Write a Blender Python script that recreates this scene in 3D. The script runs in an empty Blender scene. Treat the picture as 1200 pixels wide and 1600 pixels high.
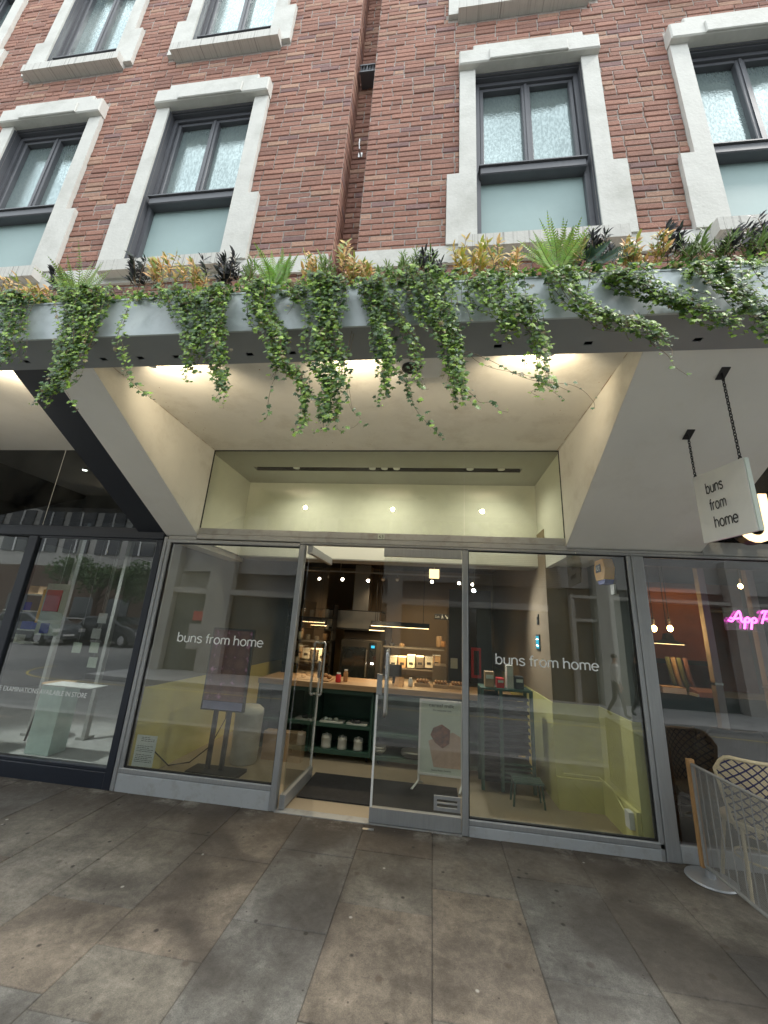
import bpy, math, random
from math import sin, cos, pi, radians
from mathutils import Vector, Matrix, noise
RND = random.Random(7)
S = bpy.context.scene
C = S.collection

# ------------------------------------------------------------------ camera
FPX = 608.309
YAW, PITCH, ROLL = -0.136375, 0.282111, 0.060109
CAM = Vector((0, 0, 1.6))
_f = Vector((sin(YAW)*cos(PITCH), cos(YAW)*cos(PITCH), sin(PITCH)))
_r = Vector((cos(YAW), -sin(YAW), 0)); _u = _r.cross(_f)
CR = cos(ROLL)*_r + sin(ROLL)*_u; CU = -sin(ROLL)*_r + cos(ROLL)*_u; CF = _f
cam = bpy.data.cameras.new('camera'); cam.sensor_fit = 'HORIZONTAL'; cam.sensor_width = 36
cam.lens = FPX/1200*36; cam.clip_start = 0.05; cam.clip_end = 500
co = bpy.data.objects.new('camera', cam); C.objects.link(co)
M = Matrix((CR, CU, -CF)).transposed().to_4x4(); M.translation = CAM; co.matrix_world = M
S.camera = co

def at(px, py, Y):
    "point of the plane y=Y seen at this place of the survey photograph"
    d = CF*FPX + CR*(px-600) - CU*(py-800)
    return CAM + d*((Y-CAM.y)/d.y)

# ------------------------------------------------------------------ world, sun, exposure
W = bpy.data.worlds.new('World'); S.world = W; W.use_nodes = True
nt = W.node_tree; nt.nodes.clear()
SUN_EL, SUN_AZ = radians(54), radians(112)      # azimuth measured from +Y clockwise
sky = nt.nodes.new('ShaderNodeTexSky'); sky.sky_type = 'NISHITA'; sky.sun_disc = False
sky.sun_elevation = SUN_EL; sky.sun_rotation = SUN_AZ; sky.dust_density = 6; sky.air_density = 1.2; sky.ozone_density = 1.5
hs = nt.nodes.new('ShaderNodeHueSaturation'); hs.inputs['Saturation'].default_value = 0.30
bg = nt.nodes.new('ShaderNodeBackground'); bg.inputs['Strength'].default_value = 0.13
wo = nt.nodes.new('ShaderNodeOutputWorld')
# bright cloud cover: the clear sky's colour mostly levelled out to white
cl = nt.nodes.new('ShaderNodeMix'); cl.data_type = 'RGBA'; cl.inputs[0].default_value = 0.86
cn = nt.nodes.new('ShaderNodeTexNoise'); cn.inputs['Scale'].default_value = 2.2; cn.inputs['Detail'].default_value = 6
cr_ = nt.nodes.new('ShaderNodeValToRGB'); cr_.color_ramp.elements[0].position = 0.35; cr_.color_ramp.elements[1].position = 0.65
cr_.color_ramp.elements[0].color = (5.2, 5.8, 6.2, 1); cr_.color_ramp.elements[1].color = (8.6, 9.2, 9.4, 1)
nt.links.new(cn.outputs['Fac'], cr_.inputs[0]); nt.links.new(cr_.outputs[0], cl.inputs[7]); nt.links.new(hs.outputs[0], cl.inputs[6])
nt.links.new(sky.outputs[0], hs.inputs['Color']); nt.links.new(cl.outputs[2], bg.inputs[0]); nt.links.new(bg.outputs[0], wo.inputs[0])
sl = bpy.data.lights.new('sun', 'SUN'); sl.energy = 0.8; sl.angle = radians(11); sl.color = (1, 0.96, 0.9)
so = bpy.data.objects.new('sun', sl); C.objects.link(so)
sd = Vector((sin(SUN_AZ)*cos(SUN_EL), cos(SUN_AZ)*cos(SUN_EL), sin(SUN_EL)))
so.rotation_euler = sd.to_track_quat('Z', 'Y').to_euler(); so.location = sd*30
S.view_settings.view_transform = 'Standard'; S.view_settings.look = 'None'; S.view_settings.gamma = 1
S.view_settings.exposure = 1.36
S.render.engine = 'CYCLES'
cy = S.cycles
cy.max_bounces = 10; cy.transparent_max_bounces = 24; cy.glossy_bounces = 5; cy.diffuse_bounces = 4
cy.caustics_reflective = False; cy.caustics_refractive = False; cy.sample_clamp_indirect = 6
cy.use_denoising = True

# ------------------------------------------------------------------ materials
def newmat(name):
    m = bpy.data.materials.new(name); m.use_nodes = True
    m.node_tree.nodes.clear(); return m, m.node_tree.nodes, m.node_tree.links
def N(nodes, t, **k):
    n = nodes.new(t)
    for a, b in k.items():
        if a in n.inputs: n.inputs[a].default_value = b
        else: setattr(n, a, b)
    return n
def coords(ns):
    return ns.new('ShaderNodeTexCoord').outputs['Object']
def mat(name, col, rough=0.6, metal=0.0, var=0.12, scale=6.0, bump=0.0, bscale=60.0, spec=0.5, attr=False,
        stretch=None, stain=None, stainscale=2.0, coat=0.0, trans=0.0):
    m, ns, L = newmat(name)
    out = ns.new('ShaderNodeOutputMaterial'); b = ns.new('ShaderNodeBsdfPrincipled')
    b.inputs['Roughness'].default_value = rough; b.inputs['Metallic'].default_value = metal
    b.inputs['Specular IOR Level'].default_value = spec; b.inputs['Coat Weight'].default_value = coat
    tc = ns.new('ShaderNodeTexCoord').outputs['Object']
    if stretch:
        mp = ns.new('ShaderNodeMapping'); mp.inputs['Scale'].default_value = stretch
        L.new(tc, mp.inputs[0]); tcs = mp.outputs[0]
    else: tcs = tc
    no = N(ns, 'ShaderNodeTexNoise', Scale=scale, Detail=6.0, Roughness=0.65); L.new(tcs, no.inputs['Vector'])
    hi = N(ns, 'ShaderNodeMix', data_type='RGBA', blend_type='MULTIPLY'); hi.inputs[0].default_value = 1
    rm = ns.new('ShaderNodeMapRange'); rm.inputs[1].default_value = 0.3; rm.inputs[2].default_value = 0.7
    rm.inputs[3].default_value = 1-var; rm.inputs[4].default_value = 1+var
    L.new(no.outputs['Fac'], rm.inputs[0])
    L.new(rm.outputs[0], hi.inputs[7])
    if attr:
        ca = ns.new('ShaderNodeVertexColor'); ca.layer_name = 'tone'; L.new(ca.outputs[0], hi.inputs[6])
    else: hi.inputs[6].default_value = (*col, 1)
    last = hi.outputs[2]
    if stain:
        n2 = N(ns, 'ShaderNodeTexNoise', Scale=stainscale, Detail=8.0, Roughness=0.7); L.new(tc, n2.inputs['Vector'])
        r2 = ns.new('ShaderNodeMapRange'); r2.inputs[1].default_value = 0.5; r2.inputs[2].default_value = 0.75
        r2.inputs[4].default_value = stain[3]; L.new(n2.outputs['Fac'], r2.inputs[0])
        mx = N(ns, 'ShaderNodeMix', data_type='RGBA'); L.new(r2.outputs[0], mx.inputs[0])
        L.new(last, mx.inputs[6]); mx.inputs[7].default_value = (*stain[:3], 1); last = mx.outputs[2]
    L.new(last, b.inputs['Base Color'])
    rr = ns.new('ShaderNodeMapRange'); rr.inputs[3].default_value = max(0.02, rough-0.08); rr.inputs[4].default_value = min(1, rough+0.1)
    L.new(no.outputs['Fac'], rr.inputs[0]); L.new(rr.outputs[0], b.inputs['Roughness'])
    if bump:
        n3 = N(ns, 'ShaderNodeTexNoise', Scale=bscale, Detail=5.0); L.new(tcs, n3.inputs['Vector'])
        bp = ns.new('ShaderNodeBump'); bp.inputs['Strength'].default_value = bump; bp.inputs['Distance'].default_value = 0.01
        L.new(n3.outputs['Fac'], bp.inputs['Height']); L.new(bp.outputs[0], b.inputs['Normal'])
    sh = b.outputs[0]
    if trans:
        tr = ns.new('ShaderNodeBsdfTranslucent'); L.new(last, tr.inputs[0])
        ms = ns.new('ShaderNodeMixShader'); ms.inputs[0].default_value = trans
        L.new(sh, ms.inputs[1]); L.new(tr.outputs[0], ms.inputs[2]); sh = ms.outputs[0]
    L.new(sh, out.inputs[0]); return m
def emit(name, col, st):
    m, ns, L = newmat(name); out = ns.new('ShaderNodeOutputMaterial'); e = ns.new('ShaderNodeEmission')
    e.inputs[0].default_value = (*col, 1); e.inputs[1].default_value = st; L.new(e.outputs[0], out.inputs[0]); return m
def glass(name, tint=(0.95, 0.97, 0.95), k=2.0, base=0.0, rough=0.0, dirt=0.028):
    "clear pane: mirror share by the Fresnel law, the rest passes straight through"
    m, ns, L = newmat(name); out = ns.new('ShaderNodeOutputMaterial')
    tr = ns.new('ShaderNodeBsdfTransparent'); tr.inputs[0].default_value = (*tint, 1)
    gl = ns.new('ShaderNodeBsdfGlossy'); gl.inputs['Roughness'].default_value = rough
    fr = N(ns, 'ShaderNodeFresnel', IOR=1.5)
    ge = ns.new('ShaderNodeNewGeometry')
    ml = ns.new('ShaderNodeMath'); ml.operation = 'MULTIPLY_ADD'; ml.inputs[1].default_value = k; ml.inputs[2].default_value = base
    L.new(fr.outputs[0], ml.inputs[0])
    inv = ns.new('ShaderNodeMath'); inv.operation = 'SUBTRACT'; inv.inputs[0].default_value = 1; L.new(ge.outputs['Backfacing'], inv.inputs[1])
    m2 = ns.new('ShaderNodeMath'); m2.operation = 'MULTIPLY'; m2.use_clamp = True
    L.new(ml.outputs[0], m2.inputs[0]); L.new(inv.outputs[0], m2.inputs[1])
    # faint smears of dust
    df = ns.new('ShaderNodeBsdfDiffuse'); df.inputs[0].default_value = (0.5, 0.5, 0.47, 1)
    tc = coords(ns); no = N(ns, 'ShaderNodeTexNoise', Scale=3.0, Detail=8.0, Roughness=0.7); L.new(tc, no.inputs['Vector'])
    rm = ns.new('ShaderNodeMapRange'); rm.inputs[1].default_value = 0.4; rm.inputs[2].default_value = 0.8; rm.inputs[4].default_value = dirt*2
    L.new(no.outputs['Fac'], rm.inputs[0])
    md = ns.new('ShaderNodeMixShader'); L.new(rm.outputs[0], md.inputs[0]); L.new(tr.outputs[0], md.inputs[1]); L.new(df.outputs[0], md.inputs[2])
    # slow waviness of the float glass
    nw = N(ns, 'ShaderNodeTexNoise', Scale=1.3, Detail=1.0); L.new(tc, nw.inputs['Vector'])
    bp = ns.new('ShaderNodeBump'); bp.inputs['Strength'].default_value = 0.12; bp.inputs['Distance'].default_value = 0.01
    L.new(nw.outputs['Fac'], bp.inputs['Height']); L.new(bp.outputs[0], gl.inputs['Normal'])
    mx = ns.new('ShaderNodeMixShader'); L.new(m2.outputs[0], mx.inputs[0]); L.new(md.outputs[0], mx.inputs[1]); L.new(gl.outputs[0], mx.inputs[2])
    L.new(mx.outputs[0], out.inputs[0]); return m

def brickmat(name, attr=True):
    return mat(name, (0.3, 0.12, 0.09), rough=0.85, var=0.22, scale=45, bump=0.5, bscale=120, attr=attr, spec=0.25, stain=(0.15, 0.105, 0.095, 0.40), stainscale=1.3)
def rainglass():
    "upstairs panes: sky mirrored in wet, spotted glass over a pale blind"
    m, ns, L = newmat('wet_window_glass'); out = ns.new('ShaderNodeOutputMaterial')
    tc = coords(ns)
    vo = N(ns, 'ShaderNodeTexVoronoi', Scale=85.0); L.new(tc, vo.inputs['Vector'])
    no = N(ns, 'ShaderNodeTexNoise', Scale=2.2, Detail=4.0); L.new(tc, no.inputs['Vector'])
    mu = ns.new('ShaderNodeMath'); mu.operation = 'MULTIPLY'; L.new(vo.outputs['Distance'], mu.inputs[0]); L.new(no.outputs['Fac'], mu.inputs[1])
    bp = ns.new('ShaderNodeBump'); bp.inputs['Strength'].default_value = 0.3; bp.inputs['Distance'].default_value = 0.003
    L.new(mu.outputs[0], bp.inputs['Height'])
    df = ns.new('ShaderNodeBsdfDiffuse'); df.inputs[0].default_value = (0.16, 0.20, 0.20, 1)
    gl = ns.new('ShaderNodeBsdfGlossy'); gl.inputs[0].default_value = (0.86, 1.0, 1.0, 1); gl.inputs['Roughness'].default_value = 0.03
    L.new(bp.outputs[0], gl.inputs['Normal'])
    fr = N(ns, 'ShaderNodeFresnel', IOR=1.6)
    ml = ns.new('ShaderNodeMath'); ml.operation = 'MULTIPLY_ADD'; ml.use_clamp = True; ml.inputs[1].default_value = 1.6; ml.inputs[2].default_value = 0.20
    L.new(fr.outputs[0], ml.inputs[0])
    # rain spots and run marks dull the mirror
    mp = ns.new('ShaderNodeMapping'); mp.inputs['Scale'].default_value = (60, 60, 26); L.new(tc, mp.inputs[0])
    ns1 = N(ns, 'ShaderNodeTexNoise', Scale=1.0, Detail=3.0, Roughness=0.6); L.new(mp.outputs[0], ns1.inputs['Vector'])
    rs = ns.new('ShaderNodeMapRange'); rs.inputs[1].default_value = 0.42; rs.inputs[2].default_value = 0.60; rs.inputs[3].default_value = 0.62; rs.inputs[4].default_value = 1.0
    L.new(ns1.outputs['Fac'], rs.inputs[0])
    n2 = N(ns, 'ShaderNodeTexNoise', Scale=1.6, Detail=3.0); L.new(tc, n2.inputs['Vector'])
    r2 = ns.new('ShaderNodeMapRange'); r2.inputs[1].default_value = 0.4; r2.inputs[2].default_value = 0.65; r2.inputs[3].default_value = 0.75; r2.inputs[4].default_value = 1.05; L.new(n2.outputs['Fac'], r2.inputs[0])
    f1 = ns.new('ShaderNodeMath'); f1.operation = 'MULTIPLY'; L.new(ml.outputs[0], f1.inputs[0]); L.new(rs.outputs[0], f1.inputs[1])
    f2 = ns.new('ShaderNodeMath'); f2.operation = 'MULTIPLY'; L.new(f1.outputs[0], f2.inputs[0]); L.new(r2.outputs[0], f2.inputs[1])
    mx = ns.new('ShaderNodeMixShader'); L.new(f2.outputs[0], mx.inputs[0]); L.new(df.outputs[0], mx.inputs[1]); L.new(gl.outputs[0], mx.inputs[2])
    L.new(mx.outputs[0], out.inputs[0]); return m

MT = {}
MT['brick'] = brickmat('red_brick')
MT['mortar'] = mat('lime_mortar', (0.35, 0.31, 0.28), rough=0.95, var=0.3, scale=25, bump=0.6, bscale=90)
MT['stone'] = mat('painted_stone', (0.55, 0.545, 0.51), rough=0.75, var=0.06, scale=9, bump=0.25, bscale=45, stain=(0.30, 0.30, 0.26, 0.6), stainscale=1.8)
MT['sill'] = mat('streaked_stone_sill', (0.52, 0.51, 0.475), rough=0.8, var=0.05, scale=5, bump=0.25, bscale=40)
# black drip streaks on the sills
_m = MT['sill']; _ns = _m.node_tree.nodes; _L = _m.node_tree.links
_b = [n for n in _ns if n.type == 'BSDF_PRINCIPLED'][0]; _src = _b.inputs['Base Color'].links[0].from_socket
_mp = _ns.new('ShaderNodeMapping'); _mp.inputs['Scale'].default_value = (85, 1, 1.0); _L.new(coords(_ns), _mp.inputs[0])
_n = N(_ns, 'ShaderNodeTexNoise', Scale=1.0, Detail=3.0, Roughness=0.6); _L.new(_mp.outputs[0], _n.inputs['Vector'])
_r1 = _ns.new('ShaderNodeMapRange'); _r1.inputs[1].default_value = 0.56; _r1.inputs[2].default_value = 0.68; _r1.inputs[4].default_value = 0.7
_L.new(_n.outputs['Fac'], _r1.inputs[0])
_x = N(_ns, 'ShaderNodeMix', data_type='RGBA'); _L.new(_r1.outputs[0], _x.inputs[0]); _L.new(_src, _x.inputs[6]); _x.inputs[7].default_value = (0.12, 0.11, 0.10, 1)
_L.new(_x.outputs[2], _b.inputs['Base Color'])
MT['winframe'] = mat('grey_window_frame', (0.085, 0.088, 0.10), rough=0.45, var=0.1, scale=8)
MT['rain'] = rainglass()
MT['spandrel'] = mat('frosted_panel', (0.30, 0.40, 0.395), rough=0.5, var=0.05, scale=3, spec=0.35, bump=0.08, bscale=14)
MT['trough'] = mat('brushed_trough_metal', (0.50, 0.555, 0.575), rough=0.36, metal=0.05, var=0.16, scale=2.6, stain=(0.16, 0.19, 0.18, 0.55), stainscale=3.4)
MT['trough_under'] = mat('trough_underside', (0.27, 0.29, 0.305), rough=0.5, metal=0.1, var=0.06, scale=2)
MT['black'] = mat('black', (0.012, 0.012, 0.014), rough=0.5)
MT['navy'] = mat('dark_navy_paint', (0.010, 0.014, 0.024), rough=0.45, var=0.1, scale=4)
MT['render'] = mat('cream_render', (0.78, 0.75, 0.68), rough=0.9, var=0.05, scale=2.2, bump=0.12, bscale=22, stain=(0.50, 0.45, 0.36, 0.55), stainscale=2.6)
MT['render2'] = mat('grey_cream_render', (0.80, 0.785, 0.745), rough=0.9, var=0.03, scale=2, bump=0.1, bscale=24, stain=(0.64, 0.61, 0.55, 0.5), stainscale=1.4)
MT['alu'] = mat('anodised_aluminium', (0.33, 0.34, 0.345), rough=0.42, metal=0.45, var=0.08, scale=5, stretch=(14, 14, 1))
MT['alu_dirty'] = mat('stained_aluminium', (0.36, 0.365, 0.36), rough=0.5, metal=0.35, var=0.08, scale=4, stretch=(1, 1, 8), stain=(0.19, 0.16, 0.12, 0.7), stainscale=7)
MT['plinth'] = mat('grey_plinth_paint', (0.40, 0.42, 0.435), rough=0.5, metal=0.2, var=0.06, scale=3, stain=(0.24, 0.22, 0.19, 0.6), stainscale=9)
MT['gasket'] = mat('black_gasket', (0.01, 0.01, 0.01), rough=0.7)
MT['glass'] = glass('shop_glass', tint=(0.86, 0.88, 0.85), k=3.5, base=0.02)
MT['glass_up'] = glass('greenish_upper_glass', tint=(0.92, 0.945, 0.885), k=2.0)
MT['glass_dark'] = glass('tinted_upper_glass', tint=(0.30, 0.33, 0.34), k=1.8)
MT['glass_door'] = glass('door_glass', tint=(0.93, 0.94, 0.92), k=2.6, base=0.01)
MT['chrome'] = mat('brushed_steel', (0.55, 0.55, 0.55), rough=0.28, metal=1.0, var=0.05)
MT['cream'] = mat('pale_lime_wall', (0.72, 0.70, 0.63), rough=0.85, var=0.03, scale=2, stain=(0.52, 0.50, 0.40, 0.25), stainscale=1.2)
MT['boxceil'] = mat('pale_green_soffit', (0.42, 0.42, 0.38), rough=0.85, var=0.05, scale=2, stain=(0.34, 0.33, 0.24, 0.5), stainscale=2)
MT['grey_in'] = mat('grey_bulkhead', (0.30, 0.29, 0.27), rough=0.8, var=0.05)
MT['yellow'] = mat('yellow_dado', (0.62, 0.59, 0.24), rough=0.7, var=0.05, scale=2.5)
MT['warmwall'] = mat('warm_brown_wall', (0.27, 0.20, 0.13), rough=0.85, var=0.08, scale=1.5)
MT['upwall'] = mat('grey_upper_wall', (0.20, 0.20, 0.18), rough=0.85, var=0.05, scale=2)
MT['darkceil'] = mat('dark_ceiling', (0.07, 0.06, 0.055), rough=0.9, var=0.1, scale=2)
MT['shopfloor'] = mat('shop_floor', (0.36, 0.29, 0.20), rough=0.45, var=0.08, scale=1.5)
MT['mat_b'] = mat('dark_doormat', (0.025, 0.024, 0.024), rough=0.95, var=0.3, scale=20, bump=0.8, bscale=200)
MT['green'] = mat('dark_green_paint', (0.035, 0.085, 0.06), rough=0.55, var=0.05)
MT['green2'] = mat('grey_green_paint', (0.07, 0.13, 0.105), rough=0.55, var=0.05)
MT['wood'] = mat('oak_worktop', (0.36, 0.22, 0.11), rough=0.5, var=0.22, scale=3, stretch=(1, 9, 9))
MT['steel'] = mat('kitchen_steel', (0.42, 0.38, 0.33), rough=0.33, metal=0.8, var=0.1, scale=3)
MT['white'] = mat('white_gloss', (0.72, 0.72, 0.70), rough=0.4, var=0.04)
MT['bone'] = mat('stoneware', (0.55, 0.54, 0.48), rough=0.5, var=0.08, scale=12)
MT['pinkhand'] = mat('printed_palm', (0.50, 0.36, 0.28), rough=0.5, var=0.15, scale=14)
MT['darkbun'] = mat('printed_crust', (0.20, 0.085, 0.05), rough=0.5, var=0.7, scale=30)
MT['bread'] = mat('baked_dough', (0.42, 0.22, 0.09), rough=0.7, var=0.35, scale=22, bump=0.6, bscale=40)
MT['red'] = mat('red_gloss', (0.62, 0.03, 0.03), rough=0.4)
MT['card'] = mat('kraft_card', (0.42, 0.28, 0.16), rough=0.8, var=0.1)
MT['pale'] = mat('pale_board', (0.56, 0.62, 0.54), rough=0.6, var=0.03)
MT['ink'] = mat('dark_ink', (0.03, 0.03, 0.032), rough=0.6, var=0.02)
MT['vinyl'] = mat('white_vinyl', (0.78, 0.80, 0.78), rough=0.5, var=0.02)
MT['warm_lamp'] = emit('warm_lamp', (1.0, 0.72, 0.36), 14)
MT['white_lamp'] = emit('white_lamp', (1.0, 0.93, 0.78), 20)
MT['cool_lamp'] = emit('cool_lamp', (0.75, 0.85, 1.0), 60)
MT['filament'] = emit('bulb_glow', (1.0, 0.55, 0.20), 26)
MT['glow_strip'] = emit('glow_strip', (1.0, 0.66, 0.30), 3.2)
MT['neon'] = emit('pink_neon', (1.0, 0.10, 0.72), 3.2)
MT['letterglow'] = emit('backlit_letter', (1.0, 0.68, 0.34), 1.15)
MT['screen_blue'] = emit('blue_screen', (0.05, 0.42, 0.6), 0.7)
MT['bark'] = mat('ivy_stem', (0.16, 0.11, 0.06), rough=0.8, var=0.2)
MT['leaf'] = mat('ivy_leaf', (0.05, 0.12, 0.02), rough=0.38, var=0.18, scale=60, attr=True, trans=0.3, spec=0.55)
MT['asphalt'] = mat('asphalt', (0.20, 0.20, 0.195), rough=0.85, var=0.25, scale=3, bump=0.5, bscale=160)
MT['yline'] = mat('yellow_line_paint', (0.62, 0.50, 0.16), rough=0.7, var=0.2, scale=20)
MT['wline'] = mat('white_line_paint', (0.6, 0.6, 0.58), rough=0.7, var=0.2, scale=20)
MT['kerb'] = mat('granite_kerb', (0.30, 0.29, 0.28), rough=0.8, var=0.15, scale=20)
MT['concrete'] = mat('grey_concrete', (0.44, 0.44, 0.43), rough=0.85, var=0.1, scale=2, bump=0.2)
MT['concrete2'] = mat('pale_concrete', (0.46, 0.45, 0.42), rough=0.85, var=0.08, scale=2)
MT['greendoor'] = mat('grey_green_panel', (0.075, 0.10, 0.095), rough=0.55, var=0.06)
MT['oppbrick'] = mat('brown_brick', (0.12, 0.075, 0.055), rough=0.9, var=0.25, scale=14)
MT['skin'] = mat('skin', (0.42, 0.26, 0.18), rough=0.6, var=0.05)
MT['shirt'] = mat('pale_shirt', (0.62, 0.60, 0.56), rough=0.85, var=0.05)
MT['trousers'] = mat('dark_trousers', (0.03, 0.035, 0.045), rough=0.85)
MT['hair'] = mat('dark_hair', (0.02, 0.015, 0.01), rough=0.7)
MT['rubber'] = mat('rubber', (0.015, 0.015, 0.015), rough=0.8)
MT['carblack'] = mat('black_car_paint', (0.02, 0.021, 0.025), rough=0.15, coat=1.0, var=0.02)
MT['cargrey'] = mat('grey_car_paint', (0.10, 0.11, 0.12), rough=0.2, coat=1.0, var=0.02)
MT['carglass'] = mat('car_glass', (0.02, 0.025, 0.03), rough=0.05, spec=0.9)
MT['lamp_clear'] = mat('car_lamp', (0.6, 0.6, 0.6), rough=0.1)
MT['cane'] = mat('cream_cane', (0.62, 0.52, 0.33), rough=0.6, var=0.15, scale=60)
MT['indigo'] = mat('indigo_cane', (0.02, 0.02, 0.09), rough=0.6)
MT['timber'] = mat('timber_post', (0.42, 0.24, 0.10), rough=0.65, var=0.2, scale=4, stretch=(8, 8, 1))
MT['barmesh'] = mat('grey_mesh', (0.25, 0.245, 0.23), rough=0.7, var=0.08)
MT['yellowbox'] = mat('alarm_yellow', (0.95, 0.46, 0.02), rough=0.4)
MT['tealpanel'] = mat('teal_panel', (0.70, 0.86, 0.82), rough=0.5)
MT['blue'] = mat('blue_card', (0.02, 0.05, 0.4), rough=0.5)
MT['copper'] = mat('rust_panel', (0.19, 0.065, 0.03), rough=0.6, var=0.35, scale=2)
MT['pinkcloth'] = mat('pink_cloth', (0.22, 0.10, 0.085), rough=0.8)
MT['olivecloth'] = mat('olive_cloth', (0.15, 0.16, 0.07), rough=0.8)
MT['lilac'] = mat('lilac_band', (0.34, 0.34, 0.62), rough=0.4)

def pastry_screen():
    m, ns, L = newmat('pastry_photo_screen'); out = ns.new('ShaderNodeOutputMaterial')
    b = ns.new('ShaderNodeBsdfPrincipled'); b.inputs['Roughness'].default_value = 0.2
    tc = coords(ns); vo = N(ns, 'ShaderNodeTexVoronoi', Scale=7.5); vo.inputs['Randomness'].default_value = 0.25; L.new(tc, vo.inputs['Vector'])
    cr = ns.new('ShaderNodeValToRGB'); e = cr.color_ramp.elements
    e[0].position = 0.0; e[0].color = (0.05, 0.02, 0.012, 1); e[1].position = 0.72; e[1].color = (0.42, 0.20, 0.34, 1)
    a = cr.color_ramp.elements.new(0.28); a.color = (0.09, 0.045, 0.035, 1); a = cr.color_ramp.elements.new(0.52); a.color = (0.05, 0.02, 0.02, 1)
    no = N(ns, 'ShaderNodeTexNoise', Scale=40.0, Detail=3.0); L.new(tc, no.inputs['Vector'])
    ad = ns.new('ShaderNodeMath'); ad.operation = 'MULTIPLY_ADD'; ad.inputs[1].default_value = 0.35; L.new(no.outputs['Fac'], ad.inputs[0]); L.new(vo.outputs['Distance'], ad.inputs[2])
    mlt = ns.new('ShaderNodeMath'); mlt.operation = 'MULTIPLY'; mlt.inputs[1].default_value = 0.62; L.new(ad.outputs[0], mlt.inputs[0]); L.new(mlt.outputs[0], cr.inputs[0]); L.new(cr.outputs[0], b.inputs['Base Color'])
    L.new(cr.outputs[0], b.inputs['Emission Color']); b.inputs['Emission Strength'].default_value = 0.22
    L.new(b.outputs[0], out.inputs[0]); return m
MT['screen'] = pastry_screen()

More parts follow.
